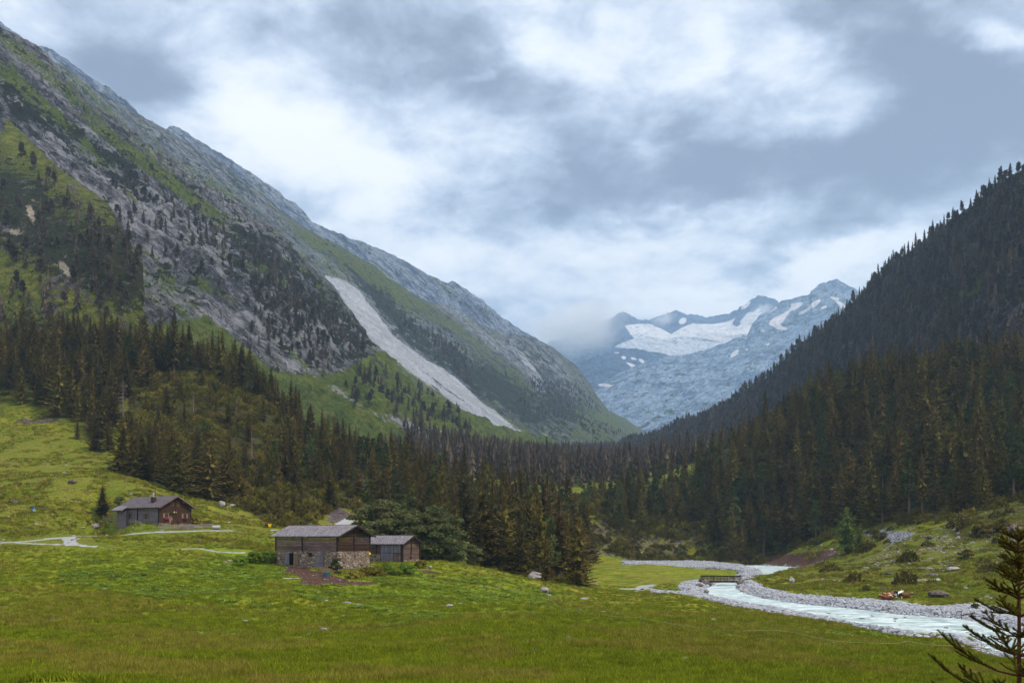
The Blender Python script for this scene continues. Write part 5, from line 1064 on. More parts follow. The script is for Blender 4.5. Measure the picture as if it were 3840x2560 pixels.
for a in [
 (2009,2172,58,'g',"big flat-topped boulder with a white top at the edge of the spruces",.85),
 (1300,2262,34,'g',"low grey boulder in the meadow below the yard of the big barn",.35),(1222,2258,16,'g',"small stone beside the low grey boulder below the barn yard",.8),
 (1686,2275,26,'g',"rounded grey boulder in the middle of the meadow",.55),(2042,2222,30,'g',"upright grey boulder right of the rope fence, above a smaller one",.9),(2057,2234,18,'g',"small stone at the foot of the upright grey boulder",.6),
 (2083,2255,34,'d',"dark flat stones beside the rope fence below the upright boulder",.35),(2192,2245,32,'g',"flat grey stone in the upper right of the meadow",.3),
 (1250,2345,26,'g',"long pale stone in the lower left meadow group",.3),(1213,2365,26,'g',"roundish stone at the bottom of the lower left meadow group",.6),(1165,2353,16,'w',"white chip at the left of the lower left meadow group",.5),
 (1556,2302,14,'w',"small white stone left of the rounded meadow boulder",.6),(1785,2330,14,'g',"little stone beside the earth scar in mid meadow",.8),(2008,2448,18,'d',"brown pointed stone low in the right half of the meadow",1.2),
 (1484,2550,12,'g',"small stone at the very bottom of the meadow, left one",.9),(1616,2537,18,'d',"dark stone at the very bottom of the meadow, right one",.7),(1716,2466,14,'d',"small dark stone in the lower middle meadow",.6),(2208,2487,14,'g',"small grey stone low on the right of the meadow",.5),(2230,2506,12,'w',"pale stone just below another at the low right of the meadow",.5),(2520,2366,14,'g',"small stone under the rope fence right of centre",.4),
 (2260,2295,14,'w',"white stone touching the rope fence",.6),(1970,2320,30,'d',"scatter stone with pale spots in the middle right meadow",.35),
 (1413,2296,8,'w',"tiny white stone in the meadow under the barn, upper one",.6),(1400,2313,9,'w',"tiny white stone in the meadow under the barn, lower one",.4),
 (360,1983,28,'g',"rounded grey boulder below the wooden fence of the farmhouse",.9,),(345,1971,10,'w',"white stone next to the rounded boulder below the wooden fence",.6),(132,1966,18,'g',"flat grey boulder above the path on the left slope",.4),(308,1982,18,'g',"flat stone left of the rounded boulder above the path",.4),(258,1951,16,'g',"grey stone on the slope between the two flat boulders",.5),(325,1956,22,'d',"dark stone just left of the farmhouse spruce",.4),(30,1940,14,'g',"small stone at the left edge above the path",.6),
 (46,1884,38,'d',"dark boulder group at the far left slope",.45),(268,1815,34,'d',"dark hollow boulder sticking out of the left meadow",.7),(150,1806,32,'g',"flat pale boulder in the left meadow above the blue barrel",.3),(240,1776,24,'g',"grey stones on the crest above the hollow boulder",.5),(120,1905,22,'d',"brown rock beside the blue barrel",.6),(158,1912,26,'d',"brown rock right of the blue barrel",.5),(362,1712,22,'g',"flat stone below the corner of the left forest",.3),
 (3530,2240,72,'d',"large mossy reddish boulder right of the cows",.62),(3812,2020,44,'d',"upright reddish rock slab at the right edge of the hillside",1.6),(3350,2152,60,'d',"brown boulder on the hillside above the cows",.3),(3500,2160,52,'d',"dark boulder with pale edge on the right hillside",.4),(3580,2138,44,'g',"tilted grey slab on the right hillside",.45),(3465,2138,48,'d',"low dark boulder left of the tilted slab",.35),
 (3515,2175,30,'w',"white flat stone right of the end of the faint hillside path",.35),(3490,2020,26,'d',"boulder on the stony upper hillside",.6),(3695,2058,34,'g',"pale slab on the stony upper right hillside",.3),(3715,2125,18,'w',"pale stone on the right hillside near the spruce tip",.6),(3290,2128,44,'d',"brown stones on the hillside left of the boulders",.3),(3250,2130,20,'g',"small grey stone left of the brown hillside stones",.4),(3450,2190,30,'d',"flat brown stone above the large mossy boulder",.35),(3600,2175,20,'d',"small dark stone above and right of the large mossy boulder",.4),(3325,2210,48,'d',"flat brown rocks beside the small dark bush by the cows",.3),(3120,2062,14,'w',"white rock at the top of the eroded bank",.6),
 (3378,2385,26,'w',"first pale block from the left on the near river bank",.7),(3415,2388,32,'w',"second pale block from the left on the near river bank",.6),(3447,2391,26,'w',"third pale block from the left on the near river bank",.8),(3475,2394,30,'w',"fourth pale block from the left on the near river bank",.7),(3500,2393,28,'w',"tallest tilted pale block on the near river bank",1.1),(3535,2395,36,'w',"last and widest pale block on the near river bank",.55),
 (3570,2420,30,'d',"brown stone on the mound beside the river, right of the pale blocks",.6),(3610,2430,26,'g',"grey stone on the mound beside the river",.6),(3655,2438,22,'g',"right stone of the mound beside the river",.6),
 (2650,2226,22,'g',"squarish grey block at the water just below the bridge",1.0),(2632,2212,26,'g',"flat brownish slab above the squarish block by the bridge",.35),(2585,2210,12,'d',"small orange brown stone in the gravel left of the bridge",.7),
 (2625,2200,30,'d',"dark stone of the left bridge abutment, front one",.7),(2645,2192,26,'d',"dark stone of the left bridge abutment, middle one",.8),(2662,2195,24,'d',"dark stone of the left bridge abutment, at the water",.7),(2632,2182,22,'d',"dark stone right under the left bridge end",.8),(2775,2190,22,'d',"mossy stone under the right bridge end",.9),(2772,2205,20,'g',"grey stone of the right bank just below the bridge",.8),(2790,2218,24,'g',"flat dark edged stone of the right bank below the bridge",.5),
 (2230,2190,26,'g',"long flat boulder in the valley meadow beside the lone spruce",.3),(2915,2140,22,'d',"dark rocks in the stream of the upper pool",.5),
 (860,2106,22,'g',"grey stones at the foot of the big leaf mound left of the barn",.5),(842,2109,16,'g',"small stone left of the big leaf mound",.5),(880,2112,12,'w',"white stone under the big leaf mound",.7),(1048,2108,14,'g',"tan stone leaning at the left corner of the big barn",1.4),(1612,2130,16,'g',"pale stone right of the small barn",.8),
 (1020,1988,30,'w',"smooth pale rock hump behind the roof of the big barn",.3),(870,1900,24,'g',"pale rocks at the wood edge right of the farmhouse",.6),(830,1897,24,'g',"rock leaning at the wood edge right of the farmhouse",1.0),(855,1902,16,'w',"white stone below the rocks at the wood edge",.5),(858,1963,12,'w',"little round white stone right of the farmhouse",.8),(490,1853,14,'w',"white stone above the farmhouse roof",.5)]:
    boulder(*a[:6], sink=.3, dr=(150, 215) if a[0] in (2009, 2042, 2057) else (30, 620))
SMALL = [rock_mesh('stone', 60 + i, M_STN, .6, 1, 5) for i in range(4)] + [rock_mesh('stone', 70 + i, M_DST, .6, 1, 5) for i in range(2)]
GRVS = [rock_mesh('stone', 80 + i, M_GRV, .6, 1, 5) for i in range(5)]
g = np.random.default_rng(12); n = 60000; px = g.uniform(3050, 4000, n); d = np.sqrt(g.uniform(170 ** 2, 400 ** 2, n)); x = (px - CX) / F * d; rk_ = grid_val(ROCKY, x, d)
k = (g.random(n) < .04 + .34 * rk_) & (grid_val(SDW, x, d) > 6) & (fbm(x / 7, d / 7, x * 0, 3, 78) + rk_ > .25) & (grid_val(m2[..., 0], x, d) < .6); A = [np.stack([x, d, zat(x, d)], -1)[k]]
n = 1500; px = g.uniform(-100, 900, n); d = g.uniform(190, 370, n); x = (px - CX) / F * d; k = (g.random(n) < .30) & (fbm(x / 9, d / 9, x * 0, 3, 79) > 0) & (grid_val(m2[..., 0], x, d) < .3); A.append(np.stack([x, d, zat(x, d)], -1)[k])
x, y, z, px, py = ground_pts(1800, 60, 200, 14); k = (grid_val(BAD, x, y) < .3) & (g.random(len(x)) < .04); A.append(np.stack([x, y, z], -1)[k])
A = np.concatenate(A); print('stones', len(A)); scatter('stones', 'small stones strewn over the hillsides', A, SMALL, .34, .75, .9, 15, .4)
n = 700000; px = g.uniform(2300, 4100, n); d = np.sqrt(g.uniform(90 ** 2, 470 ** 2, n)); x = (px - CX) / F * d; k = (grid_val(GRV, x, d) > .5) & (grid_val(SDW, x, d) > -.25) & (g.random(n) < .55); x, d = x[k], d[k]; k = g.random(len(x)) < np.clip(90 / (d - 60), .2, 1); x, d = x[k], d[k]
print('gravel', len(x)); scatter('gravel', 'pale grey river gravel along the banks', np.stack([x, d, zat(x, d)], -1), GRVS, .27, .75, .9, 16, .5)
k = (m1[..., 1] > .6) & (gy < 500) & (gy > 130); iy, ix = np.nonzero(k); sel = g.random(len(iy)) < .05; scatter('earth_stones', 'pale stones lying in bare soil', np.stack([gx[iy, ix], gy[iy, ix], gz[iy, ix]], -1)[sel], GRVS, .16, .5, .8, 17, .4)
n = 260; x = []; 
for i in range(n):
    px_, py_ = g.uniform(2850, 3740), g.uniform(2235, 2420); a_, b_ = on_plane(px_, py_, 0)
    if float(grid_val(SDW, np.array([a_]), np.array([b_]))[0]) < -.4 and (abs(px_ - 3250) < 160 and py_ > 2300 or px_ > 3560 and py_ > 2355 or g.random() < .03): x.append((a_, b_, float(zplane(b_)) - .02))
scatter('wet_stones', 'dark wet stones breaking the river surface', np.array(x), [rock_mesh('stone', 90 + i, M_DST, .45, 1, 5) for i in range(3)], .38, .5, .7, 18, .3)

# ================================================================ BUILDINGS AND OBJECTS
class MB:                                                 # collects boxes and slabs into one mesh
    def __init__(s): s.v, s.f = [], []
    def box(s, x0, x1, y0, y1, z0, z1):
        k = len(s.v); s.v += [(x, y, z) for x in (x0, x1) for y in (y0, y1) for z in (z0, z1)]
        s.f += [tuple(i + k for i in q) for q in ((0,1,3,2),(4,6,7,5),(0,4,5,1),(2,3,7,6),(0,2,6,4),(1,5,7,3))]; return s
    def prism(s, poly, d):                                # poly = list of 3D points, extruded by vector d
        k = len(s.v); n = len(poly); d = Vector(d); s.v += [tuple(p) for p in poly] + [tuple(Vector(p) + d) for p in poly]
        s.f.append(tuple(range(k, k + n))); s.f.append(tuple(range(k + 2 * n - 1, k + n - 1, -1)))
        s.f += [(k + i, k + (i + 1) % n, k + n + (i + 1) % n, k + n + i) for i in range(n)]; return s
    def bar(s, a, b, r, sides=6):
        v, f = tube([tuple(a), tuple(b)], [r, r], sides); k = len(s.v); s.v += [tuple(q) for q in v]; s.f += [tuple(i + k for i in q) for q in f]; return s
    def quadbar(s, a, b, w, h):                           # squared rail from a to b
        a, b = Vector(a), Vector(b); d = (b - a).normalized(); u = d.cross(Vector((0, 0, 1))).normalized() * w / 2; t = u.cross(d).normalized() * h / 2
        return s.prism([a - u - t, a + u - t, a + u + t, a - u + t], b - a)
    def build(s, name, mat, parent=None, smooth=False):
        o = mesh_obj(name, s.v, s.f, [mat], parent, smooth)
        bm = bmesh.new(); bm.from_mesh(o.data); bmesh.ops.recalc_face_normals(bm, faces=bm.faces); bm.to_mesh(o.data); bm.free(); return o
def empty(name, loc, rz=0, label=None, cat=None, group=None):
    o = bpy.data.objects.new(name, None); COL.objects.link(o); o.location = loc; o.rotation_euler = (0, 0, rz); return tag(o, label, cat, group)
def wood(name, a, b, c=None, axis='X', sc=1.0):
    stretch = {'X': (.25, 3, 3), 'Z': (3, 3, .25)}[axis]
    def f(t, P_, oi):
        v = t.mapping(P_, scale=stretch); n = t.noise(v, 2.2 * sc, 6, .7, .4); col = t.mix(t.ss(n, .34, .66), a, b)
        isl = t.N('ShaderNodeNewGeometry').outputs['Random Per Island']
        col = t.mix(t.M('MULTIPLY', isl, .55), col, c or tuple(x * .5 for x in a)); return col
    return simple_mat(name, f, .85, .2, lambda t, P_: (t.noise(t.mapping(P_, scale=stretch), 5 * sc, 4, .7), .6, .03))
W_GREY = wood('grey_weathered_wood', c3(92, 68, 62), c3(150, 130, 130), c3(70, 42, 36))
W_BRN = wood('dark_brown_wood', c3(50, 34, 28), c3(84, 60, 50), c3(34, 22, 20))
W_BRN2 = wood('mid_brown_wood', c3(76, 56, 50), c3(128, 108, 102), c3(52, 36, 32))
W_DOOR = wood('grey_blue_door_boards', c3(104, 100, 112), c3(150, 148, 162), c3(84, 78, 88), 'Z')
W_TAN = wood('tan_boards', c3(120, 96, 80), c3(160, 136, 116), c3(96, 74, 62), 'Z')
W_POST = wood('dark_post', c3(44, 30, 28), c3(66, 48, 44), None, 'Z')
W_FENCE = wood('pale_fence_wood', c3(116, 104, 104), c3(160, 150, 148), c3(96, 84, 84))
M_BLACK = simple_mat('painted_interior_shade', lambda t, P_, oi: t.noise(P_, 3) and t.mix(0.0, (.006, .004, .004), (0, 0, 0)))
def plain(name, col, rough=.6, var=.15):
    return simple_mat(name, lambda t, P_, oi: t.mix(t.noise(P_, 4, 5, .7), tuple(c * (1 - var) for c in col), tuple(min(1, c * (1 + var)) for c in col)), rough, .3)
M_YEL = plain('yellow_paint', c3(236, 196, 30)); M_RED = plain('red_paint', c3(170, 30, 30)); M_WHT = plain('white_paint', c3(220, 220, 220)); M_BLU = plain('blue_plastic', c3(60, 96, 124)); M_ROPE = plain('pale_rope', c3(150, 176, 130)); M_METAL = plain('steel', c3(170, 172, 178), .4); M_GLASS = plain('window_glass', c3(30, 28, 32), .12); M_PINK = plain('pink_flowers', c3(214, 40, 110), .8, .4); M_REDF = plain('red_flowers', c3(124, 32, 44), .8, .4); M_BRICK = plain('dark_brick', c3(66, 34, 36), .9, .3); M_FRAME = plain('orange_brown_frame', c3(150, 96, 52), .6)
def shingle_mat(name, a, b, c, sx=4.0, sy=3.2):
    def f(t, P_, oi):
        v = t.N('ShaderNodeTexVoronoi', {'Vector': t.mapping(P_, scale=(sx, sy, sy)), 'Scale': 1.0}); r_ = t.N('ShaderNodeSeparateColor', {0: v.outputs['Color']}).outputs[0]
        col = t.mix(r_, a, b); col = t.mix(t.M('MULTIPLY', t.ss(v.outputs['Distance'], .35, .7), .8), col, c); return t.mix(t.M('MULTIPLY', t.ss(t.noise(P_, .6, 5, .6), .5, .65), .3), col, c)
    return simple_mat(name, f, .8, .25, lambda t, P_: (t.vor(t.mapping(P_, scale=(sx, sy, sy)), 1.0), .9, .08))
R_OLD = shingle_mat('old_grey_shingles', c3(116, 110, 116), c3(160, 154, 162), c3(82, 74, 78), 5.0, 5.0)
R_DARK = shingle_mat('dark_grey_roof', c3(88, 80, 84), c3(116, 108, 112), c3(70, 62, 66), 5, 4)
def row_shingle(name, a, b, c, h=.28, w=.22):
    def f(t, P_, oi):
        br = t.N('ShaderNodeTexBrick', {'Vector': t.N('ShaderNodeCombineXYZ', {0: t.M('ADD', t.N('ShaderNodeSeparateXYZ', {0: P_}).outputs[0], t.N('ShaderNodeSeparateXYZ', {0: P_}).outputs[1]), 1: t.N('ShaderNodeSeparateXYZ', {0: P_}).outputs[2], 2: 0.0}).outputs[0], 'Color1': (*a, 1), 'Color2': (*b, 1), 'Mortar': (*c, 1), 'Scale': 1.0, 'Mortar Size': .035, 'Brick Width': w, 'Row Height': h})
        return t.mix(t.M('MULTIPLY', t.noise(P_, 1.2, 5, .7), .5), br.outputs[0], c)
    return simple_mat(name, f, .85, .2)
S_GREY = row_shingle('grey_wall_shingles', c3(122, 114, 122), c3(156, 148, 158), c3(70, 58, 62)); S_BRN = row_shingle('brown_wall_shingles', c3(78, 54, 40), c3(108, 80, 60), c3(38, 24, 18), .22, .18)
def stone_wall_mat():
    def f(t, P_, oi):
        q = t.mapping(P_, scale=(1.5, 1.5, 2.5)); v = t.N('ShaderNodeTexVoronoi', {'Vector': q, 'Scale': 1.0, 'Randomness': .9}); e = t.N('ShaderNodeTexVoronoi', {'Vector': q, 'Scale': 1.0, 'Randomness': .9}, feature='DISTANCE_TO_EDGE').outputs['Distance']
        cs_ = t.N('ShaderNodeSeparateColor', {0: v.outputs['Color']}); col = t.mix(cs_.outputs[0], c3(112, 98, 90), c3(164, 150, 138)); col = t.mix(t.M('MULTIPLY', cs_.outputs[1], .4), col, c3(140, 120, 100))
        return t.mix(t.ss(e, .12, .02), col, c3(82, 66, 60))
    return simple_mat('rubble_stone_wall', f, .9, .2, lambda t, P_: (t.N('ShaderNodeTexVoronoi', {'Vector': t.mapping(P_, scale=(1.5, 1.5, 2.5)), 'Scale': 1.0, 'Randomness': .9}, feature='DISTANCE_TO_EDGE').outputs['Distance'], 1.0, .18))
M_RUB = stone_wall_mat()

def logs(a, b, z0, z1, gable=None, seed=0, lh=.29):       # stacked logs; front wall and gable wall, jittered
    g = random.Random(seed); fr, gb = MB(), MB(); n = int((z1 - z0) / lh)
    for i in range(n):
        za = z0 + i * lh; j = g.uniform(-.03, .03); cut = -a * g.uniform(.35, .65)
        fr.box(-a, cut, j, .22, za + .035, za + lh - .03); j2 = g.uniform(-.03, .03); fr.box(cut + .04, 0, j2, .22, za + .035, za + lh - .03)
        for x0 in (-.22,): gb.box(-.22, g.uniform(-.03, .03), .23, b, za + .02, za + lh - .015)
        fr.box(-a, 0, b - .22, b, za + .02, za + lh - .015) if i % 3 == 0 else fr.box(-a, -.24, b - .22, b, za + .02, za + lh - .015); gb.box(-a, -a + .22, .23, b - .23, za + .02, za + lh - .015)
    if gable:
        half, rise = gable
        m = int(rise / lh)
        for i in range(m):
            za = z1 + i * lh; w_ = half * (1 - (i * lh + .12) / rise) - .05
            if w_ < .3: break
            for X0, X1 in ((-.22, g.uniform(-.03, .03)), (-a, -a + .22)): gb.box(X0, X1, b / 2 - w_, b / 2 + w_, za + .02, za + lh - .015)
    return fr, gb
def saddle_roof(a, b, ze, rise, ox0, ox1, oy, th=.16):
    x0, x1 = -a - ox0, ox1; s_ = rise / (b / 2 + oy); zl = ze; half = b / 2 + oy; lo = zl - 0; parts = []
    for sg in (-1, 1):
        ye = b / 2 + sg * half; p = [(x0, ye, lo), (x0, b / 2, lo + rise), (x0, b / 2, lo + rise + th), (x0, ye, lo + th)]; parts.append(MB().prism(p, (x1 - x0, 0, 0)))
    return parts
def barn(name, label, C, th, a, b, hs, hw, rise, ox0, ox1, oy, seed, mats=(None, None)):
    e = empty(name, C, -R(th), label, 'barn')
    if hs > 0:
        s_ = MB().box(-a + .04, -.03, .05, b - .05, -2.0, hs); s_.build('stone_base', M_RUB, e)
    half = b / 2; pr = rise * half / (half + oy); zf = hs + hw
    fr, gb = logs(a, b, hs if hs > 0 else -.6, zf, (half, pr), seed); fr.build('front_wall', mats[0] or W_GREY, e); gb.build('gable_wall', mats[1] or W_BRN, e)
    pst = MB()
    for X in (-a - .04, -a * .56, -.02): pst.box(X - .13, X + .13, -.10, .04, hs, zf)
    for Y in (b * .5, b - .05): pst.box(-.02, .10, Y - .13, Y + .13, hs, zf + (pr * .75 if Y < b * .6 else 0))
    pst.box(-.02, .11, -.04, .2, hs, zf); pst.build('posts', W_POST, e)
    slope = rise / (half + oy); ze = zf - slope * oy + .02
    rf = empty('roof', (0, 0, 0)); rf.parent = e
    l, r_ = saddle_roof(a, b, ze, rise, ox0, ox1, oy); l.build('roof_slope', R_OLD, rf); r_.build('roof_slope', R_OLD, rf)
    bb = MB()
    for sg in (-1, 1):
        ye = b / 2 + sg * (half + oy); bb.quadbar((ox1 + .03, ye, ze - .02), (ox1 + .03, b / 2, ze + rise - .02), .05, .24); bb.quadbar((-a - ox0 - .03, ye, ze - .02), (-a - ox0 - .03, b / 2, ze + rise - .02), .05, .24)
    bb.build('barge_board', W_BRN, rf)
    rb = MB().box(-a - ox0, ox1, b / 2 - .1, b / 2 + .1, ze + rise + .12, ze + rise + .2); rb.build('ridge_board', W_BRN2, rf)
    pu = MB()
    for f_ in (0, .38, -.38, .8, -.8): yy = b / 2 + f_ * half; zz = ze + rise * (1 - abs(f_) * half / (half + oy)) - .14; pu.box(-.3, ox1 - .1, yy - .1, yy + .1, zz - .12, zz)
    for i in range(12): X = -a + (i + .5) * a / 12; pu.box(X - .06, X + .06, -oy * .9, 0, ze + .0, ze + .1)
    pu.build('beam', W_BRN, e); return e
BC = PV(1265, 2132, 172); th = 33
big = barn('barn', "large barn with grey shingle roof, log walls and rubble stone base", BC, th, 14.9, 8.5, 3.0, 2.75, 2.0, 1.05, .9, .6, 1)
def xof(px): return -(1265 - px) / 21.7 / .744
def panel(e, nm, x0, x1, z0, z1, mat, y=-.03, th_=.08, planks=4):
    m_ = MB(); w_ = (x1 - x0) / planks
    for i in range(planks): m_.box(x0 + i * w_ + .012, x0 + (i + 1) * w_ - .012, y - th_ - random.uniform(0, .012), y + .05, z0, z1)
    return m_.build(nm, mat, e)
MB().box(xof(1079), xof(1096), -.02, .3, .55, 2.65).build('doorway_shade', M_BLACK, big)  # solid near-black block: the shade inside the open door is painted
d_ = panel(big, 'door', xof(1064), xof(1079) - .03, .6, 2.7, W_DOOR); MB().box(xof(1064), xof(1079), -.15, -.12, 2.2, 2.3).build('crossbar', W_TAN, d_)
d_ = panel(big, 'door', xof(1096) + .03, xof(1114), .5, 2.55, W_TAN); d_['label'] = "tan open door leaf"; MB().box(xof(1097), xof(1113), -.15, -.12, 2.0, 2.1).build('crossbar', W_DOOR, d_)
d_ = panel(big, 'door', xof(1187), xof(1214), .25, 2.75, W_DOOR); mm = MB(); mm.box(xof(1188), xof(1213), -.16, -.115, 2.1, 2.2); mm.box(xof(1188), xof(1213), -.16, -.115, .9, 1.0); mm.build('crossbar', W_GREY, d_)
w_ = MB().box(xof(1155), xof(1167), -.06, .1, 2.1, 2.75).build('window', W_POST, big); MB().box(xof(1157), xof(1165), -.08, -.055, 2.2, 2.66).build('pane', M_GLASS, w_)
MB().box(-.1, .14, 8.1, 8.5, 2.35, 2.75).build('notice', M_YEL, big)
SCn = PV(1509, 2106, 190)
shed = barn('barn', "smaller barn with shingle roof and grey board doors, right of the stone barn", SCn, th, 11.5, 5.3, 0, 3.55, 1.65, .6, .7, .5, 2, (W_BRN2, W_BRN2))
def xs(px): return -(1509 - px) / 19.6 / .78
for i, (p0, p1, z0, z1) in enumerate([(1428, 1452, 1.75, 3.3), (1453, 1474, 1.75, 3.35), (1477, 1502, 1.75, 3.35), (1428, 1446, .0, 1.65), (1447, 1474, .0, 1.65), (1477, 1502, 0, 1.6)]): panel(shed, 'door', xs(p0), xs(p1), z0, z1, W_DOOR if i != 5 else W_GREY, planks=5)
MB().box(xs(1385), xs(1426), -.12, .1, -1, 1.5).build('stone_base', M_RUB, shed); MB().box(-.05, .16, .2, 5.1, -1.2, .45).build('stone_base', M_RUB, shed)
ld = MB(); ld.bar((.2, 2.5, .4), (.25, 2.6, 1.9), .05); ld.bar((.3, 2.1, 1.1), (.3, 3.0, 1.15), .09); ld.build('hanging_tool', W_GREY, shed)

# farmhouse
HC = PV(595, 1966, 225); HT = 32
hs = empty('farmhouse', HC, -R(HT), "farmhouse with dark roof, grey shingled side and brown gable with pink flowers", 'farmhouse')
a, b, he, rise, oy, ox = 13.8, 9.0, 4.1, 2.75, .75, 1.0; half = b / 2; slope = rise / (half + oy); ze = he - slope * oy + .05
def xh(px): return -(595 - px) / 16.6 / .66
def yh(px): return (px - 595) / 16.4 / .83
MB().box(-a + .3, -.02, 0.0, b, .35, he).build('side_wall', S_GREY, hs)
g_ = MB(); pr = slope * half; g_.prism([(-.01, 0.02, .35), (-.01, b - .02, .35), (-.01, b - .02, he - .02), (-.01, b / 2, he + pr - .02), (-.01, .02, he - .02)], (.12, 0, 0)); g_.build('gable_wall', S_BRN, hs)
MB().prism([(-a + .2, 0.02, .35), (-a + .2, b - .02, .35), (-a + .2, b - .02, he - .02), (-a + .2, b / 2, he + pr - .02), (-a + .2, .02, he - .02)], (.1, 0, 0)).build('gable_wall', S_GREY, hs)
MB().box(-a + .2, .14, -.06, b + .04, -2.0, .36).build('foundation', M_RUB, hs)
pst = MB()
for X in (-a + .3, xh(515), -.02): pst.box(X - .12, X + .12, -.12, .02, .3, he)
pst.box(-.02, .2, -.13, .06, .3, he); pst.box(.1, .2, b / 2 - .14, b / 2 + .14, 2.4, he + pr * .8); pst.box(.1, .2, b - .1, b + .06, .3, he); pst.build('corner_posts', W_POST, hs)
rf = empty('roof', (0, 0, 0)); rf.parent = hs
ext = 4.0; x0, x1 = -a - .7, ox; T_ = .17; e2 = 1.15
p = [(-a - .7 + ext, b / 2 - half - oy, ze), (-a - .7 + ext, b / 2, ze + rise), (-a - .7 + ext, b / 2, ze + rise + T_), (-a - .7 + ext, b / 2 - half - oy, ze + T_)]; MB().prism(p, (x1 - x0 - ext, 0, 0)).build('roof_slope', R_DARK, rf)
yl, zl = b / 2 - half - oy - e2, ze - slope * e2
p = [(x0, yl, zl), (x0, b / 2, ze + rise), (x0, b / 2, ze + rise + T_), (x0, yl, zl + T_)]; MB().prism(p, (ext - .01, 0, 0)).build('roof_slope', R_DARK, rf)
MB().prism([(x0 - .02, yl - .03, zl + T_ + .01), (x0 - .02, yl + 1.9, zl + T_ + slope * 1.93 + .01), (x0 - .02, yl + 1.9, zl + T_ + slope * 1.93 + .07), (x0 - .02, yl - .03, zl + T_ + .07)], (ext + .02, 0, 0)).build('shingle_patch', R_OLD, rf)
p = [(x0, b / 2 + half + oy, ze), (x0, b / 2, ze + rise), (x0, b / 2, ze + rise + T_), (x0, b / 2 + half + oy, ze + T_)]; MB().prism(p, (x1 - x0, 0, 0)).build('roof_slope', R_DARK, rf)
bb = MB()
for sg in (-1, 1): bb.quadbar((ox + .04, b / 2 + sg * (half + oy), ze + .02), (ox + .04, b / 2, ze + rise + .02), .06, .26)
bb.quadbar((-a - .74, yl, zl + .02), (-a - .74, b / 2, ze + rise + .02), .06, .24); bb.build('barge_board', W_GREY, rf)
MB().box(x0 + ext, x1, -oy - .12, -oy, ze + .02, ze + .14).build('gutter', W_GREY, rf)
bm_ = MB()
for f_ in (0, .45, -.45, .95, -.95): yy = b / 2 + f_ * half; zz = ze + rise * (1 - abs(f_) * half / (half + oy)) - .16; bm_.box(.1, ox - .1, yy - .09, yy + .09, zz - .2, zz)
bm_.build('beam', W_FENCE, hs)
MB().box(-a + .3, -a + 3.3, -e2 + .2, -.01, -1.0, ze - slope * .9).build('lean_to_wall', S_GREY, hs)
cx_ = -3.9; cyy = 1.7; czz = ze + slope * (cyy + oy)
ch = MB().box(cx_ - .45, cx_ + .45, cyy - .4, cyy + .4, czz - .3, czz + 1.35).build('chimney', M_BRICK, rf)
cp = MB(); cp.bar((cx_, cyy, czz + 1.35), (cx_, cyy, czz + 1.9), .16, 8); cp.box(cx_ - .5, cx_ + .5, cyy - .45, cyy + .45, czz + 1.35, czz + 1.42); cp.build('flue', M_METAL, ch)
cp = MB(); cp.bar((cx_ + .25, cyy + .2, czz + 1.4), (cx_ + .25, cyy + .2, czz + 2.7), .09, 6); cp.build('flue', W_POST, ch)
bm = bmesh.new(); bmesh.ops.create_uvsphere(bm, u_segments=10, v_segments=6, radius=.27); me = bpy.data.meshes.new('flue_cap'); bm.to_mesh(me); bm.free(); me.materials.append(M_METAL); o = bpy.data.objects.new('flue_cap', me); COL.objects.link(o); o.parent = ch; o.location = (cx_, cyy, czz + 2.05)
def window(e, side, u, z, w, h, shutters=True, frame=W_TAN, flowers=None):
    f = MB(); g_ = MB(); s_ = MB()
    def bx(m_, u0, u1, z0, z1, t0, t1):
        m_.box(u0, u1, -t1, -t0, z0, z1) if side == 'F' else m_.box(t0 + .11, t1 + .11, u0, u1, z0, z1)
    t = .07
    bx(f, u - w / 2 - t, u - w / 2, z - t, z + h + t, 0, .09); bx(f, u + w / 2, u + w / 2 + t, z - t, z + h + t, 0, .09); bx(f, u - w / 2, u + w / 2, z - t, z, 0, .09); bx(f, u - w / 2, u + w / 2, z + h, z + h + t, 0, .09); bx(f, u - .02, u + .02, z, z + h, .02, .06); bx(f, u - w / 2, u - .02, z + h * .5, z + h * .5 + .03, .02, .06); bx(f, u + .02, u + w / 2, z + h * .5, z + h * .5 + .03, .02, .06)
    wo = f.build('window', frame, e); bx(g_, u - w / 2, u + w / 2, z, z + h, 0, .018); g_.build('pane', M_GLASS, wo)
    if shutters:
        for sg in (-1, 1): s_ = MB(); uu = u + sg * (w / 2 + t + .22); bx(s_, uu - .2, uu + .2, z - t, z + h + t, 0, .05); s_.build('shutter', W_BRN2 if side == 'F' else W_TAN, wo)
    if flowers:
        q = MB(); bx(q, u - w / 2 - .15, u + w / 2 + .15, z - .35, z - .12, .05, .28); q.build('flower_box', W_BRN, wo)
        g = np.random.default_rng(int(abs(u) * 100)); T = []
        for i in range(150):
            c = np.array([g.uniform(-w / 2 - .25, w / 2 + .25), g.uniform(.0, .42), g.uniform(-.32, .22)]); v = g.normal(size=(2, 3)) * .07; T.append([c, c + v[0], c + v[1]])
        T = np.array(T); me = tris_mesh('flowers', T, flowers); o = bpy.data.objects.new('flowers', me); COL.objects.link(o); o.parent = wo
        o.location = (u, -.1, z - .1) if side == 'F' else (.2, u, z - .1); o.rotation_euler = (0, 0, R(180) if side == 'F' else R(-90))
window(hs, 'F', xh(484), 1.55, .8, 1.0); window(hs, 'F', xh(547), 1.5, .8, 1.0); window(hs, 'G', yh(622), 1.6, .75, .95, True, W_TAN, M_PINK); window(hs, 'G', yh(693), 1.6, .75, .95, True, W_TAN, M_REDF); window(hs, 'G', yh(644), 4.35, .55, .85, False, M_FRAME); window(hs, 'G', yh(667), 4.35, .55, .85, False, M_FRAME)
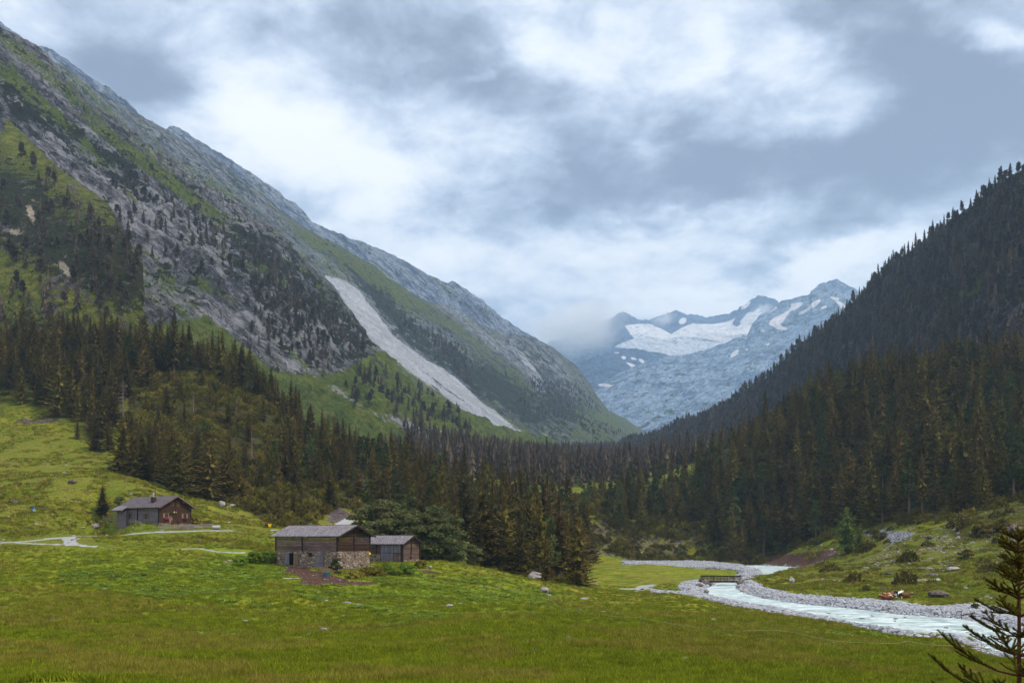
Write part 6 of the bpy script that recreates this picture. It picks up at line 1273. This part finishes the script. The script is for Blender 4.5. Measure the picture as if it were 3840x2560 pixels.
d_ = MB().box(.11, .19, yh(633), yh(645), .35, 2.35).build('door', W_TAN, hs); MB().bar((.19, yh(643), 1.3), (.26, yh(643), 1.3), .04).build('handle', M_METAL, d_); MB().box(.11, .75, yh(631), yh(647), 2.45, 2.55).build('door_canopy', W_POST, hs)
MB().box(.12, .18, yh(650), yh(660), 2.75, 3.05).build('house_board', plain('cream_board', c3(206, 190, 150)), hs)
MB().box(.0, 1.3, -.2, b + .2, -1.5, .10).build('terrace', M_RUB, hs)
for u, nm in ((628, 'left'), (651, 'right')):
    g = np.random.default_rng(u); T = []
    for i in range(130): c = np.array([g.uniform(-.32, .32), g.uniform(-.25, .25), g.uniform(0, .5)]); v = g.normal(size=(2, 3)) * .08; T.append([c, c + v[0], c + v[1]])
    e_ = empty('flower_tub', HC + Matrix.Rotation(-R(HT), 3, 'Z') @ Vector((1.0, yh(u) + .6, .12)), 0, "tub of red flowers on the %s side of the farmhouse door" % nm, 'flower tub'); o = bpy.data.objects.new('flowers', tris_mesh('flowers', T, M_REDF)); COL.objects.link(o); o.parent = e_; o.location = (0, 0, .35)
    t_ = MB(); t_.bar((0, 0, 0), (0, 0, .42), .3, 10); t_.build('tub', W_BRN, e_)

def fence(name, label, pts_px, post_every, hgt, rails, mat, dr=(150, 320), rr=.10):
    P0 = [hit(px, py, *dr) for px, py in pts_px]; e = empty(name, P0[0], 0, label, 'fence'); o0 = P0[0]; prev = None; rl = MB()
    for i in range(len(P0) - 1):
        A_, B_ = P0[i], P0[i + 1]; n = max(1, round((B_ - A_).length / post_every))
        for k in range(n + (i == len(P0) - 2)):
            q = A_.lerp(B_, k / n); q = drop(q.x, q.y) - o0; MB().box(q.x - .08, q.x + .08, q.y - .08, q.y + .08, q.z - .4, q.z + hgt + .1).build('post', mat, e)
            if prev is not None:
                for r_ in rails: rl.quadbar(prev + Vector((0, -.1, r_)), q + Vector((0, -.1, r_)), .05, rr + .06)
            prev = q
    rl.build('rails', mat, e); return e
fence('wooden_fence', "grey plank fence slanting down below the side wall of the farmhouse", [(388,1950),(425,1955),(490,1968),(528,1972)], 3.2, 1.0, (.45, .85), W_FENCE)
fence('wooden_fence', "low pale fence with posts in front of the farmhouse gable", [(596,1988),(637,1986),(672,1985),(728,1983),(800,1981)], 2.8, 1.05, (.35, .65, .95), W_FENCE)
q = hit(700, 1985, 150, 320); wv = MB()
for i in range(26): wv.box(i * .145 - 1.9, i * .145 - 1.82, -.3, -.26, .05, 1.15)
wv.box(-1.95, 1.9, -.26, -.22, .2, .27); wv.box(-1.95, 1.9, -.26, -.22, .9, .97); tag(wv.build('picket_panel', W_FENCE), "dense picket panel leaning on the low pale fence", 'fence panel').location = q
q = hit(810, 1984, 150, 320); t_ = MB(); t_.bar((-.7, 0, .45), (.9, .1, .45), .42, 12); t_.build('tank', M_METAL); t_ = bpy.data.objects['tank']; t_.location = q; tag(t_, "pale lying water tank at the right end of the low fence", 'water tank')

# trail sign, trough, tub, barrel
q = hit(1011, 1992, 200, 320); e = empty('trail_sign', q, 0, "yellow trail sign on a post on the slope left of the big barn roof", 'trail sign'); k_ = q.y / F
MB().bar((0, 0, -.3), (0, 0, 29 * k_), .05, 6).build('post', W_FENCE, e)
for z_, w__ in ((26, 12), (20, 8)): m_ = MB(); hh = 5.4 * k_; zz = z_ * k_; ww = w__ * k_; m_.prism([(-ww / 2, -.08, zz - hh / 2), (ww / 2, -.08, zz - hh / 2), (ww / 2 + .12, -.08, zz), (ww / 2, -.08, zz + hh / 2), (-ww / 2, -.08, zz + hh / 2)], (0, .04, 0)); m_.build('sign_board', M_YEL, e)
q = hit(1224, 2160, 120, 172)
tb = empty('plastic_tub', q, 0, "blue plastic tub under the plank trough beside the dark bush", 'tub'); v_, f_ = tube([(0, 0, -.1), (0, 0, .55)], [.48, .6], 14); me_ = mesh_obj('tub_body', v_, f_, [M_BLU], tb); v_, f_ = tube([(0, 0, .52), (0, 0, .60)], [.66, .66], 14); mesh_obj('rim', v_, f_, [M_BLU], tb)
q2 = hit(1222, 2148, 120, 175); tr = empty('plank_trough', q2 + Vector((0, .9, .1)), R(-6), "wooden plank trough stacked above the blue tub in front of the big barn", 'trough')
for z_ in (.25, .5, .75): MB().box(-1.25, 1.3, -.06, .02, z_ - .1, z_ + .1).build('plank', W_TAN, tr)
MB().box(-1.3, -1.2, -.1, .3, -.4, .95).build('post', W_TAN, tr); MB().box(1.2, 1.3, -.1, .3, -.4, .95).build('post', W_TAN, tr); MB().box(-2.9, 1.4, .05, .7, .72, .80).build('top_board', W_TAN, tr)
q = hit(1076, 2170, 120, 172); sb = MB().box(-1.9, 1.9, -.14, .14, .02, .12).build('board', M_WHT); sb.location = q; tag(sb, "pale board lying in the leaves at the left edge of the muddy yard", 'board')
q = hit(128, 1918, 200, 320); e = empty('barrel', q, 0, "small blue and white barrel among brown rocks on the left slope", 'barrel'); v_, f_ = tube([(0, 0, -.1), (0, 0, .35)], [.38, .38], 12); mesh_obj('barrel_base', v_, f_, [M_WHT], e); v_, f_ = tube([(-.12, 0, .35), (-.2, 0, .8)], [.36, .34], 12); mesh_obj('barrel_top', v_, f_, [plain('bright_blue', c3(40, 130, 200))], e)
q = hit(472, 1822, 200, 330); p_ = MB().bar((0, 0, -.2), (0, 0, 1.9), .08).build('marker_post', W_FENCE); p_.location = q; tag(p_, "single grey post at the foot of the dark spruces above the farmhouse", 'post')
# rope fences
def rope_fence(label, line, every, h, dr):
    pts_ = [hit(a_, b_, *dr) for a_, b_ in line]; e = empty('rope_fence', pts_[0], 0, label, 'rope fence'); o0 = pts_[0]; dense = []
    for A_, B_ in zip(pts_[:-1], pts_[1:]):
        n = max(1, int((B_ - A_).length / 1.5)); dense += [A_.lerp(B_, k / n) for k in range(n)]
    dense.append(pts_[-1]); path = []; acc = 0; last = None; ends = []
    for i, q in enumerate(dense):
        if last is not None: acc += (q - last).length
        if last is None or acc > every: ends.append(i); acc = 0
        last = q
    if ends[-1] != len(dense) - 1: ends.append(len(dense) - 1)
    for a_, b_ in zip(ends[:-1], ends[1:]):
        za, zb_ = zat(dense[a_].x, dense[a_].y) + h, zat(dense[b_].x, dense[b_].y) + h
        for k in range(a_, b_): t = (k - a_) / (b_ - a_); q = dense[k]; path.append((q.x - o0.x, q.y - o0.y, max(float(zat(q.x, q.y)) + .25, za * (1 - t) + zb_ * t - .25 * 4 * t * (1 - t)) - o0.z))
    for i in ends: q = dense[i]; z_ = float(zat(q.x, q.y)); MB().bar(Vector((q.x, q.y, z_ - .3)) - o0, Vector((q.x, q.y, z_ + h + .1)) - o0, .03, 5).build('post', W_FENCE, e)
    v_, f_ = tube(path, [.009] * len(path), 4); mesh_obj('rope', v_, f_, [M_ROPE], e); return e
rope_fence("long pale rope fence crossing the meadow from the barns to the lower right", [(1530,2158),(1653,2184),(1819,2214),(1957,2240),(2067,2268),(2206,2308),(2400,2341),(2500,2350),(2765,2378),(2969,2403),(3140,2424),(3350,2432),(3595,2442)], 16, .75, (60, 215))
rope_fence("thin rope fence along the path left of the farmhouse", [(0,1998),(200,1995),(400,1990),(575,1986)], 14, .8, (150, 300))

# bridge
bq = PV(2705, 2176, 240); br = empty('footbridge', bq, R(-2), "dark wooden footbridge with pale slanted braces across the river", 'bridge'); L_ = 4.85
MB().box(-L_, L_, -.9, .9, -.02, .12).build('deck', W_BRN2, br)
for yy in (-.95, .75): MB().box(-L_ - .3, L_ + .2, yy, yy + .2, -.42, -.03).build('girder', W_POST, br)
for yy in (-.95, .9):
    ra = MB()
    for z_ in (.42, .72, 1.02): ra.box(-L_, L_, yy - .02, yy + .04, z_ - .06, z_ + .06)
    ra.box(-L_ - .1, L_ + .1, yy - .08, yy + .10, 1.14, 1.22); ra.build('railing', W_POST, br)
for i in range(7):
    X = -L_ + .1 + i * (2 * L_ - .2) / 6
    for sg, yy in ((-1, -1.0), (1, .95)): MB().quadbar((X, yy + sg * .35, -.15), (X, yy, 1.1), .1, .1).build('brace', W_FENCE, br) if 0 < i < 7 else MB().box(X - .07, X + .07, yy - .05, yy + .07, -.2, 1.2).build('post', W_POST, br)
# marked stone
q = hit(2970, 2190, 200, 260); k_ = q.y / F; e = empty('marker_stone', q, R(8), "tall pale standing stone with a yellow blaze in the meadow right of the bridge", 'marker stone')
sm = rock_mesh('stone_body', 5, M_WST, 1.0, 3, 9)
for v in sm.vertices:
    z_ = v.co.z; v.co.x = v.co.x * (11 * k_) * (1.05 - .35 * max(0, z_)) - 3 * k_ * z_; v.co.y *= .45; v.co.z = (z_ * .56 + .5) * 28 * k_
o = bpy.data.objects.new('stone_body', sm); COL.objects.link(o); o.parent = e
MB().prism([(-.45, -.47, .98), (-.1, -.49, .94), (-.02, -.49, 1.04), (-.18, -.48, 1.12), (-.45, -.46, 1.1)], (0, .2, 0)).build('yellow_blaze', M_YEL, e)
m_ = MB(); m_.box(.12, .3, -.5, -.38, .68, .78); m_.box(.16, .34, -.5, -.38, .92, 1.0); m_.build('red_blaze', M_RED, e); MB().box(.14, .32, -.5, -.38, .78, .92).build('white_blaze', M_WHT, e)
# broken fence on the gravel
q = hit(3632, 2318, 110, 200); e = empty('broken_fence', q, R(-5), "broken two-post fence standing in the gravel bank", 'fence'); MB().bar((-1.0, 0, -.3), (-1.05, 0, 1.1), .05).build('post', W_BRN, e); MB().bar((1.1, .8, -.3), (1.1, .8, 1.0), .05).build('post', W_BRN, e); MB().quadbar((-.9, 0, .45), (1.1, .7, .75), .06, .14).build('rail', W_BRN, e); MB().box(-1.6, -.9, -.06, .06, .95, 1.12).build('board', W_TAN, e)
# fallen pale log at the slope above the river forest
for (a_, b_), (c_, d2), lab in (((2662,1906),(2690,1948),"pale fallen trunk leaning in the wood above the gravel bar"), ((3790,1955),(3850,1935),"grey fallen log on the right hillside")):
    A_ = hit(c_, d2, 200, 520); B_ = PV(a_, b_, A_.y + 4); lg = MB(); lg.bar((0, 0, 0), B_ - A_, .16, 6); lo = lg.build('fallen_log', M_DEAD); lo.location = A_; tag(lo, lab, 'log')

# bushes
def bush(px, py, wpx, hpx, mat, label, seed, name='bush', dr=(60, 620), leafs=110, size=None):
    p = hit(px, py, *dr); w = wpx / F * p.y / 2; h = hpx / F * p.y; T = leafy(seed, h, w * 1.15, 24, leafs, size or max(.16, w * .12), .02)
    o = bpy.data.objects.new(name, None); COL.objects.link(o); o.location = p; me = tris_mesh('foliage', T, mat); c = bpy.data.objects.new('foliage', me); COL.objects.link(c); c.parent = o
    s_ = bpy.data.objects.new('stems', stems(seed, h * .7, 4, w * .8, .04)); COL.objects.link(s_); s_.parent = o; return tag(o, label, 'bush')
bush(1262, 2152, 62, 62, M_PIN, "dark leafy bush at the front corner of the big barn", 1, dr=(120, 172))
for i, (px_, py_, w_, h_, lab) in enumerate([(900,2120,90,34,"lowest leafy mound at the left foot of the big barn mound"),(960,2112,110,44,"big heap of broad leaves left of the big barn"),(1000,2092,90,36,"upper heap of broad leaves touching the left barn corner"),(1035,2118,50,30,"dark herb clump below the left barn corner"),(1120,2122,60,16,"low herb strip between the two barn doors"),(1185,2126,50,14,"low herb strip at the right barn door"),(1400,2158,110,34,"nettle heap at the right foot of the stone gable"),(1460,2150,110,34,"tall leafy heap in front of the smaller barn doors"),(1520,2150,110,36,"leafy heap at the corner of the smaller barn"),(1575,2128,60,26,"small leafy heap right of the smaller barn"),(1330,2165,80,22,"herbs along the bottom of the stone gable")]):
    bush(px_, py_, w_, h_, M_HERB if i in (0, 1, 2, 7, 8) else M_BSH, lab, 20 + i, 'herb_clump', (120, 186), 150, .22)
for i, (px_, py_, w_, h_, lab) in enumerate([(735,1965,70,28,"round green bush right of the farmhouse"),(775,1968,50,20,"smaller bush right of the farmhouse bush"),(3246,2215,40,22,"small dark round bush in the meadow left of the cows"),(2930,2062,80,36,"grey green willow bush above the eroded bank"),(3060,2045,60,26,"willow bush at the wood edge above the eroded bank"),(2990,2052,50,22,"low willow bush between the two willow bushes"),(3690,2015,110,50,"large dark bush on the stony right hillside"),(3620,2095,70,40,"dark bush lower on the stony right hillside"),(3760,1990,90,46,"bush near the right edge below the forest"),(450,1895,60,34,"pale bush behind the farmhouse spruce"),(1183,1972,40,24,"small bush behind the ridge of the big barn"),(1000,1978,30,22,"bush at the foot of the yellow trail sign"),(2710,2085,60,40,"light green shrub above the long gravel bar"),(2560,2095,50,34,"shrub at the left foot of the rocky knoll"),(2450,2100,60,40,"low shrub under the knoll rock face"),(3305,2020,70,22,"dark shrub on the white stony fan"),(3660,2280,40,18,"tiny bush on the gravel bank at the right")]):
    bush(px_, py_, w_, h_, M_ALD if i in (3, 4, 5, 9, 12, 13) else M_BSH, lab, 50 + i, 'bush', (150, 520))

# cows
M_CBR = plain('brown_hide', c3(98, 50, 32), .8); M_CW = plain('white_hide', c3(226, 216, 206), .8)
def patchy(name, a_, b_):
    return simple_mat(name, lambda t, P_, oi: t.mix(t.ss(t.noise(P_, 1.6, 2, .4), .49, .52), a_, b_), .8)
M_CBW = patchy('black_white_hide', c3(24, 20, 22), c3(230, 226, 222)); M_CBRW = patchy('brown_white_hide', c3(150, 84, 48), c3(228, 214, 200))
def cow(p, rz, lying, mat, headmat, label, s=1.0):
    e = empty('cow', p, rz, label, 'cow', None); zb_ = 0 if not lying else -.62
    V = [(-.85, 0, 1.18 + zb_), (-.35, 0, 1.08 + zb_), (.25, 0, 1.05 + zb_), (.75, 0, 1.16 + zb_), (1.08, 0, 1.38 + zb_), (1.30, 0, 1.48 + zb_ if not lying else 1.52 + zb_), (1.62, 0, 1.30 + zb_)]; Rr = [.30, .40, .42, .36, .2, .17, .11]; E = [(i, i + 1) for i in range(6)]
    def leg(root, pts_):
        k = root
        for q_, r_ in pts_: V.append(q_); Rr.append(r_); E.append((k, len(V) - 1)); k = len(V) - 1
    if not lying:
        for sy in (-.24, .24): leg(0, [((-.82, sy, .85), .18), ((-.70, sy, .62), .1), ((-.90, sy, .38), .07), ((-.86, sy, .04), .07)]); leg(3, [((.72, sy, .78), .13), ((.74, sy, .42), .075), ((.72, sy, .04), .065)])
    else:
        leg(0, [((-.7, -.34, .22), .2), ((-.25, -.5, .10), .1), ((-.62, -.55, .07), .07)]); leg(3, [((.72, -.28, .2), .14), ((1.1, -.34, .09), .08), ((.82, -.42, .06), .06)])
    leg(0, [((-1.14, 0, 1.12 + zb_), .035), ((-1.18, 0.02, .62 + max(zb_, -.45)), .03)])
    for sy in (-1, 1): leg(5, [((1.27, sy * .22, 1.52 + zb_), .05)])
    me = bpy.data.meshes.new('body'); me.from_pydata(V, E, []); me.materials.append(mat); o = bpy.data.objects.new('body', me); COL.objects.link(o); o.parent = e
    md = o.modifiers.new('skin', 'SKIN'); sk = me.skin_vertices[0].data
    for i, r_ in enumerate(Rr): sk[i].radius = (r_, r_)
    sk[1].use_root = True; o.modifiers.new('sub', 'SUBSURF').levels = 1; o.modifiers['sub'].render_levels = 2
    h_ = MB(); h_.bar((1.28, -.1, 1.6 + zb_), (1.34, -.26, 1.76 + zb_), .03); h_.bar((1.28, .1, 1.6 + zb_), (1.34, .26, 1.76 + zb_), .03); h_.build('horn', M_CW, e)
    mz = rock_mesh('face', 3, headmat, .8, 2, 0); f_ = bpy.data.objects.new('face', mz); COL.objects.link(f_); f_.parent = e; f_.location = (1.52, 0, 1.36 + zb_); f_.scale = (.23, .145, .18); f_.rotation_euler = (0, R(35), 0)
    e.scale = (s,) * 3; return e
def cp_(px, py): return hit(px, py, 150, 260)
cow(cp_(3368, 2247), R(35), False, M_CBW, M_CBW, "black and white cow standing with its rump towards the river")
cow(cp_(3392, 2242), R(-12), True, M_CBR, M_CBR, "reddish brown cow lying close to the standing black and white cow")
cow(cp_(3325, 2238), R(10), True, M_CBRW, M_CW, "light brown cow with white face lying left of the standing cow")
cow(cp_(3328, 2251), R(170), True, M_CBR, M_CBR, "brown cow lying lowest, nearest to the gravel bank")

# foreground young spruce at the right edge
def needle_branch(path, rads, g, T, dens=260, ln=.017):
    path = [np.array(p, float) for p in path]
    for a_, b_ in zip(path[:-1], path[1:]):
        d_ = b_ - a_; L = np.linalg.norm(d_); ax = d_ / (L + 1e-9); n = int(L * dens * 3.2)
        u = np.cross(ax, [0, 0, 1.0]); u /= np.linalg.norm(u) + 1e-6; w_ = np.cross(ax, u)
        t = g.random(n); th_ = g.uniform(0, 6.28, n); dr_ = np.cos(th_)[:, None] * u + np.sin(th_)[:, None] * w_; s_ = a_ + t[:, None] * d_
        tip = s_ + (dr_ * .75 + ax * .75 + np.array([0, 0, .22])) * (ln * g.uniform(.7, 1.3, n))[:, None]; sd = np.cross(dr_, ax) * .0030
        T.append(np.stack([s_ - sd, s_ + sd, tip], 1))
def fore_spruce():
    g = np.random.default_rng(5); D = 7.0; X0 = (3822 - CX) / F * D; base = drop(X0, D); topz = P(3800, 2000, D)[2]; H = topz - base.z; e = empty('young_spruce', base, 0, "young spruce close to the camera at the lower right edge", 'young spruce')
    T, tb_ = [], []
    tb_.append(tube([(.02, 0, -.4), (0, 0, H * .5), (0, 0, H * .8), (-.01, 0, H)], [.032, .018, .011, .004], 7)); needle_branch([(0, 0, H - .55), (-.01, 0, H + .05)], None, g, T, 260, .019)
    zz = .35
    while zz < 1.75:
        dt = zz - .30; f = min(1, dt / 1.5); L0 = .10 + .36 * dt; nb = 5; z = H - dt
        for k in range(nb):
            th_ = k * 6.283 / nb + g.uniform(-.5, .5) + zz * 9; L = L0 * g.uniform(.65, 1.2); out = np.array([math.cos(th_), math.sin(th_), 0]); rise_ = .62 - .28 * f + g.uniform(-.12, .12)
            bend = g.uniform(-.12, .12); sdv = np.array([-out[1], out[0], 0])
            pth = [np.array([0, 0, z + g.uniform(-.01, .01)]) + (out + sdv * bend * t) * L * t + np.array([0, 0, L * (rise_ * t - .18 * math.sin(t * 3.0) * f)]) for t in (0, .25, .5, .75, 1)]
            tb_.append(tube(pth, [.008, .006, .005, .004, .002], 4)); needle_branch(pth[1:] if L > .3 else pth, None, g, T, 330, .018)
            for q in np.arange(.28, .95, .12 if L > .3 else .22):
                i_ = min(3, int(q * 4)); c = pth[i_] + (pth[i_ + 1] - pth[i_]) * (q * 4 - i_); md = pth[i_ + 1] - pth[i_]; md /= np.linalg.norm(md)
                for sg in (-1, 1):
                    if g.random() < .2: continue
                    l2 = L * (1 - q) * .60 * g.uniform(.5, 1.15) + .035; d2 = md * .75 + sdv * sg * .62 + np.array([0, 0, g.uniform(-.15, .15)]); pp = [c, c + d2 * l2 * .5, c + d2 * l2 + np.array([0, 0, .08 * l2])]
                    tb_.append(tube(pp, [.004, .003, .002], 3)); needle_branch(pp, None, g, T, 330, .018)
        zz += .085 + .05 * g.random() + .04 * f
    T = np.concatenate(T); print('needles', len(T)); o = bpy.data.objects.new('needles', tris_mesh('needles', T, foliage('young_needles', c3(64, 62, 18), c3(92, 90, 26), c3(124, 118, 42), 8))); COL.objects.link(o); o.parent = e
    o = bpy.data.objects.new('trunk', tube_mesh('trunk', tb_, simple_mat('red_bark', lambda t, P_, oi: t.mix(t.noise(P_, 30), c3(60, 34, 28), c3(96, 58, 44))))); COL.objects.link(o); o.parent = e
fore_spruce()

# drifting cloud in front of the glacier wall
def mist(name, c, s_, dens, label, sc):
    bm = bmesh.new(); bmesh.ops.create_icosphere(bm, subdivisions=3, radius=1)
    for v in bm.verts: v.co = v.co * (1 + .12 * math.sin(v.co.x * 5 + v.co.y * 3))
    me = bpy.data.meshes.new(name); bm.to_mesh(me); bm.free(); o = bpy.data.objects.new(name, me); COL.objects.link(o); o.location = c; o.scale = s_
    m = bpy.data.materials.new(name); m.use_nodes = True; t = NT(m.node_tree); P_ = t.N('ShaderNodeTexCoord').outputs['Object']
    r_ = t.N('ShaderNodeVectorMath', {0: P_}, operation='LENGTH').outputs['Value']; n = t.noise(t.mapping(P_, scale=(s_[0] / sc, s_[1] / sc, s_[2] / sc)), 1.0, 4, .6, .4)
    dn = t.M('MULTIPLY', t.ss(t.M('ADD', t.M('SUBTRACT', 1.0, r_), t.M('MULTIPLY', t.M('SUBTRACT', n, .5), 2.2)), .12, .75), dens)
    pv = t.N('ShaderNodeVolumePrincipled', {'Color': (.995, .997, 1, 1), 'Density': dn}); t.l.new(pv.outputs[0], t.N('ShaderNodeOutputMaterial').inputs['Volume']); me.materials.append(m); return tag(o, label, kind='stuff')
mist('low_cloud', PV(2165, 1225, 6000), (370, 450, 190), .0075, "soft cloud bank drifting round the left end of the glacier wall", 380)
mist('cloud_wisp', PV(2860, 1165, 8300), (110, 150, 85), .007, "small wisp of cloud under the rounded summit", 110)
mist('cloud_wisp', PV(2490, 1195, 8300), (130, 180, 75), .0045, "thin wisp of cloud in front of the jagged ridge above the glacier", 110)

# ---------------------------------------------------------------- haze
def haze():
    x0, x1, y0, y1, z0, z1 = -6500, 5500, -120, 11800, -2, 2250
    v = [(x, y, z) for x in (x0, x1) for y in (y0, y1) for z in (z0, z1)]
    f = [(0,1,3,2),(4,6,7,5),(0,4,5,1),(2,3,7,6),(0,2,6,4),(1,5,7,3)]
    m = bpy.data.materials.new("haze_air"); m.use_nodes = True; t = NT(m.node_tree)
    pv = t.N('ShaderNodeVolumePrincipled', {'Color': (.50, .73, 1.0, 1), 'Density': HAZE, 'Anisotropy': .0})
    t.l.new(pv.outputs[0], t.N('ShaderNodeOutputMaterial').inputs['Volume'])
    tag(mesh_obj("haze", v, f, [m]), "thin blue haze filling the valley air", kind='stuff')
HAZE = 0.000092
haze()
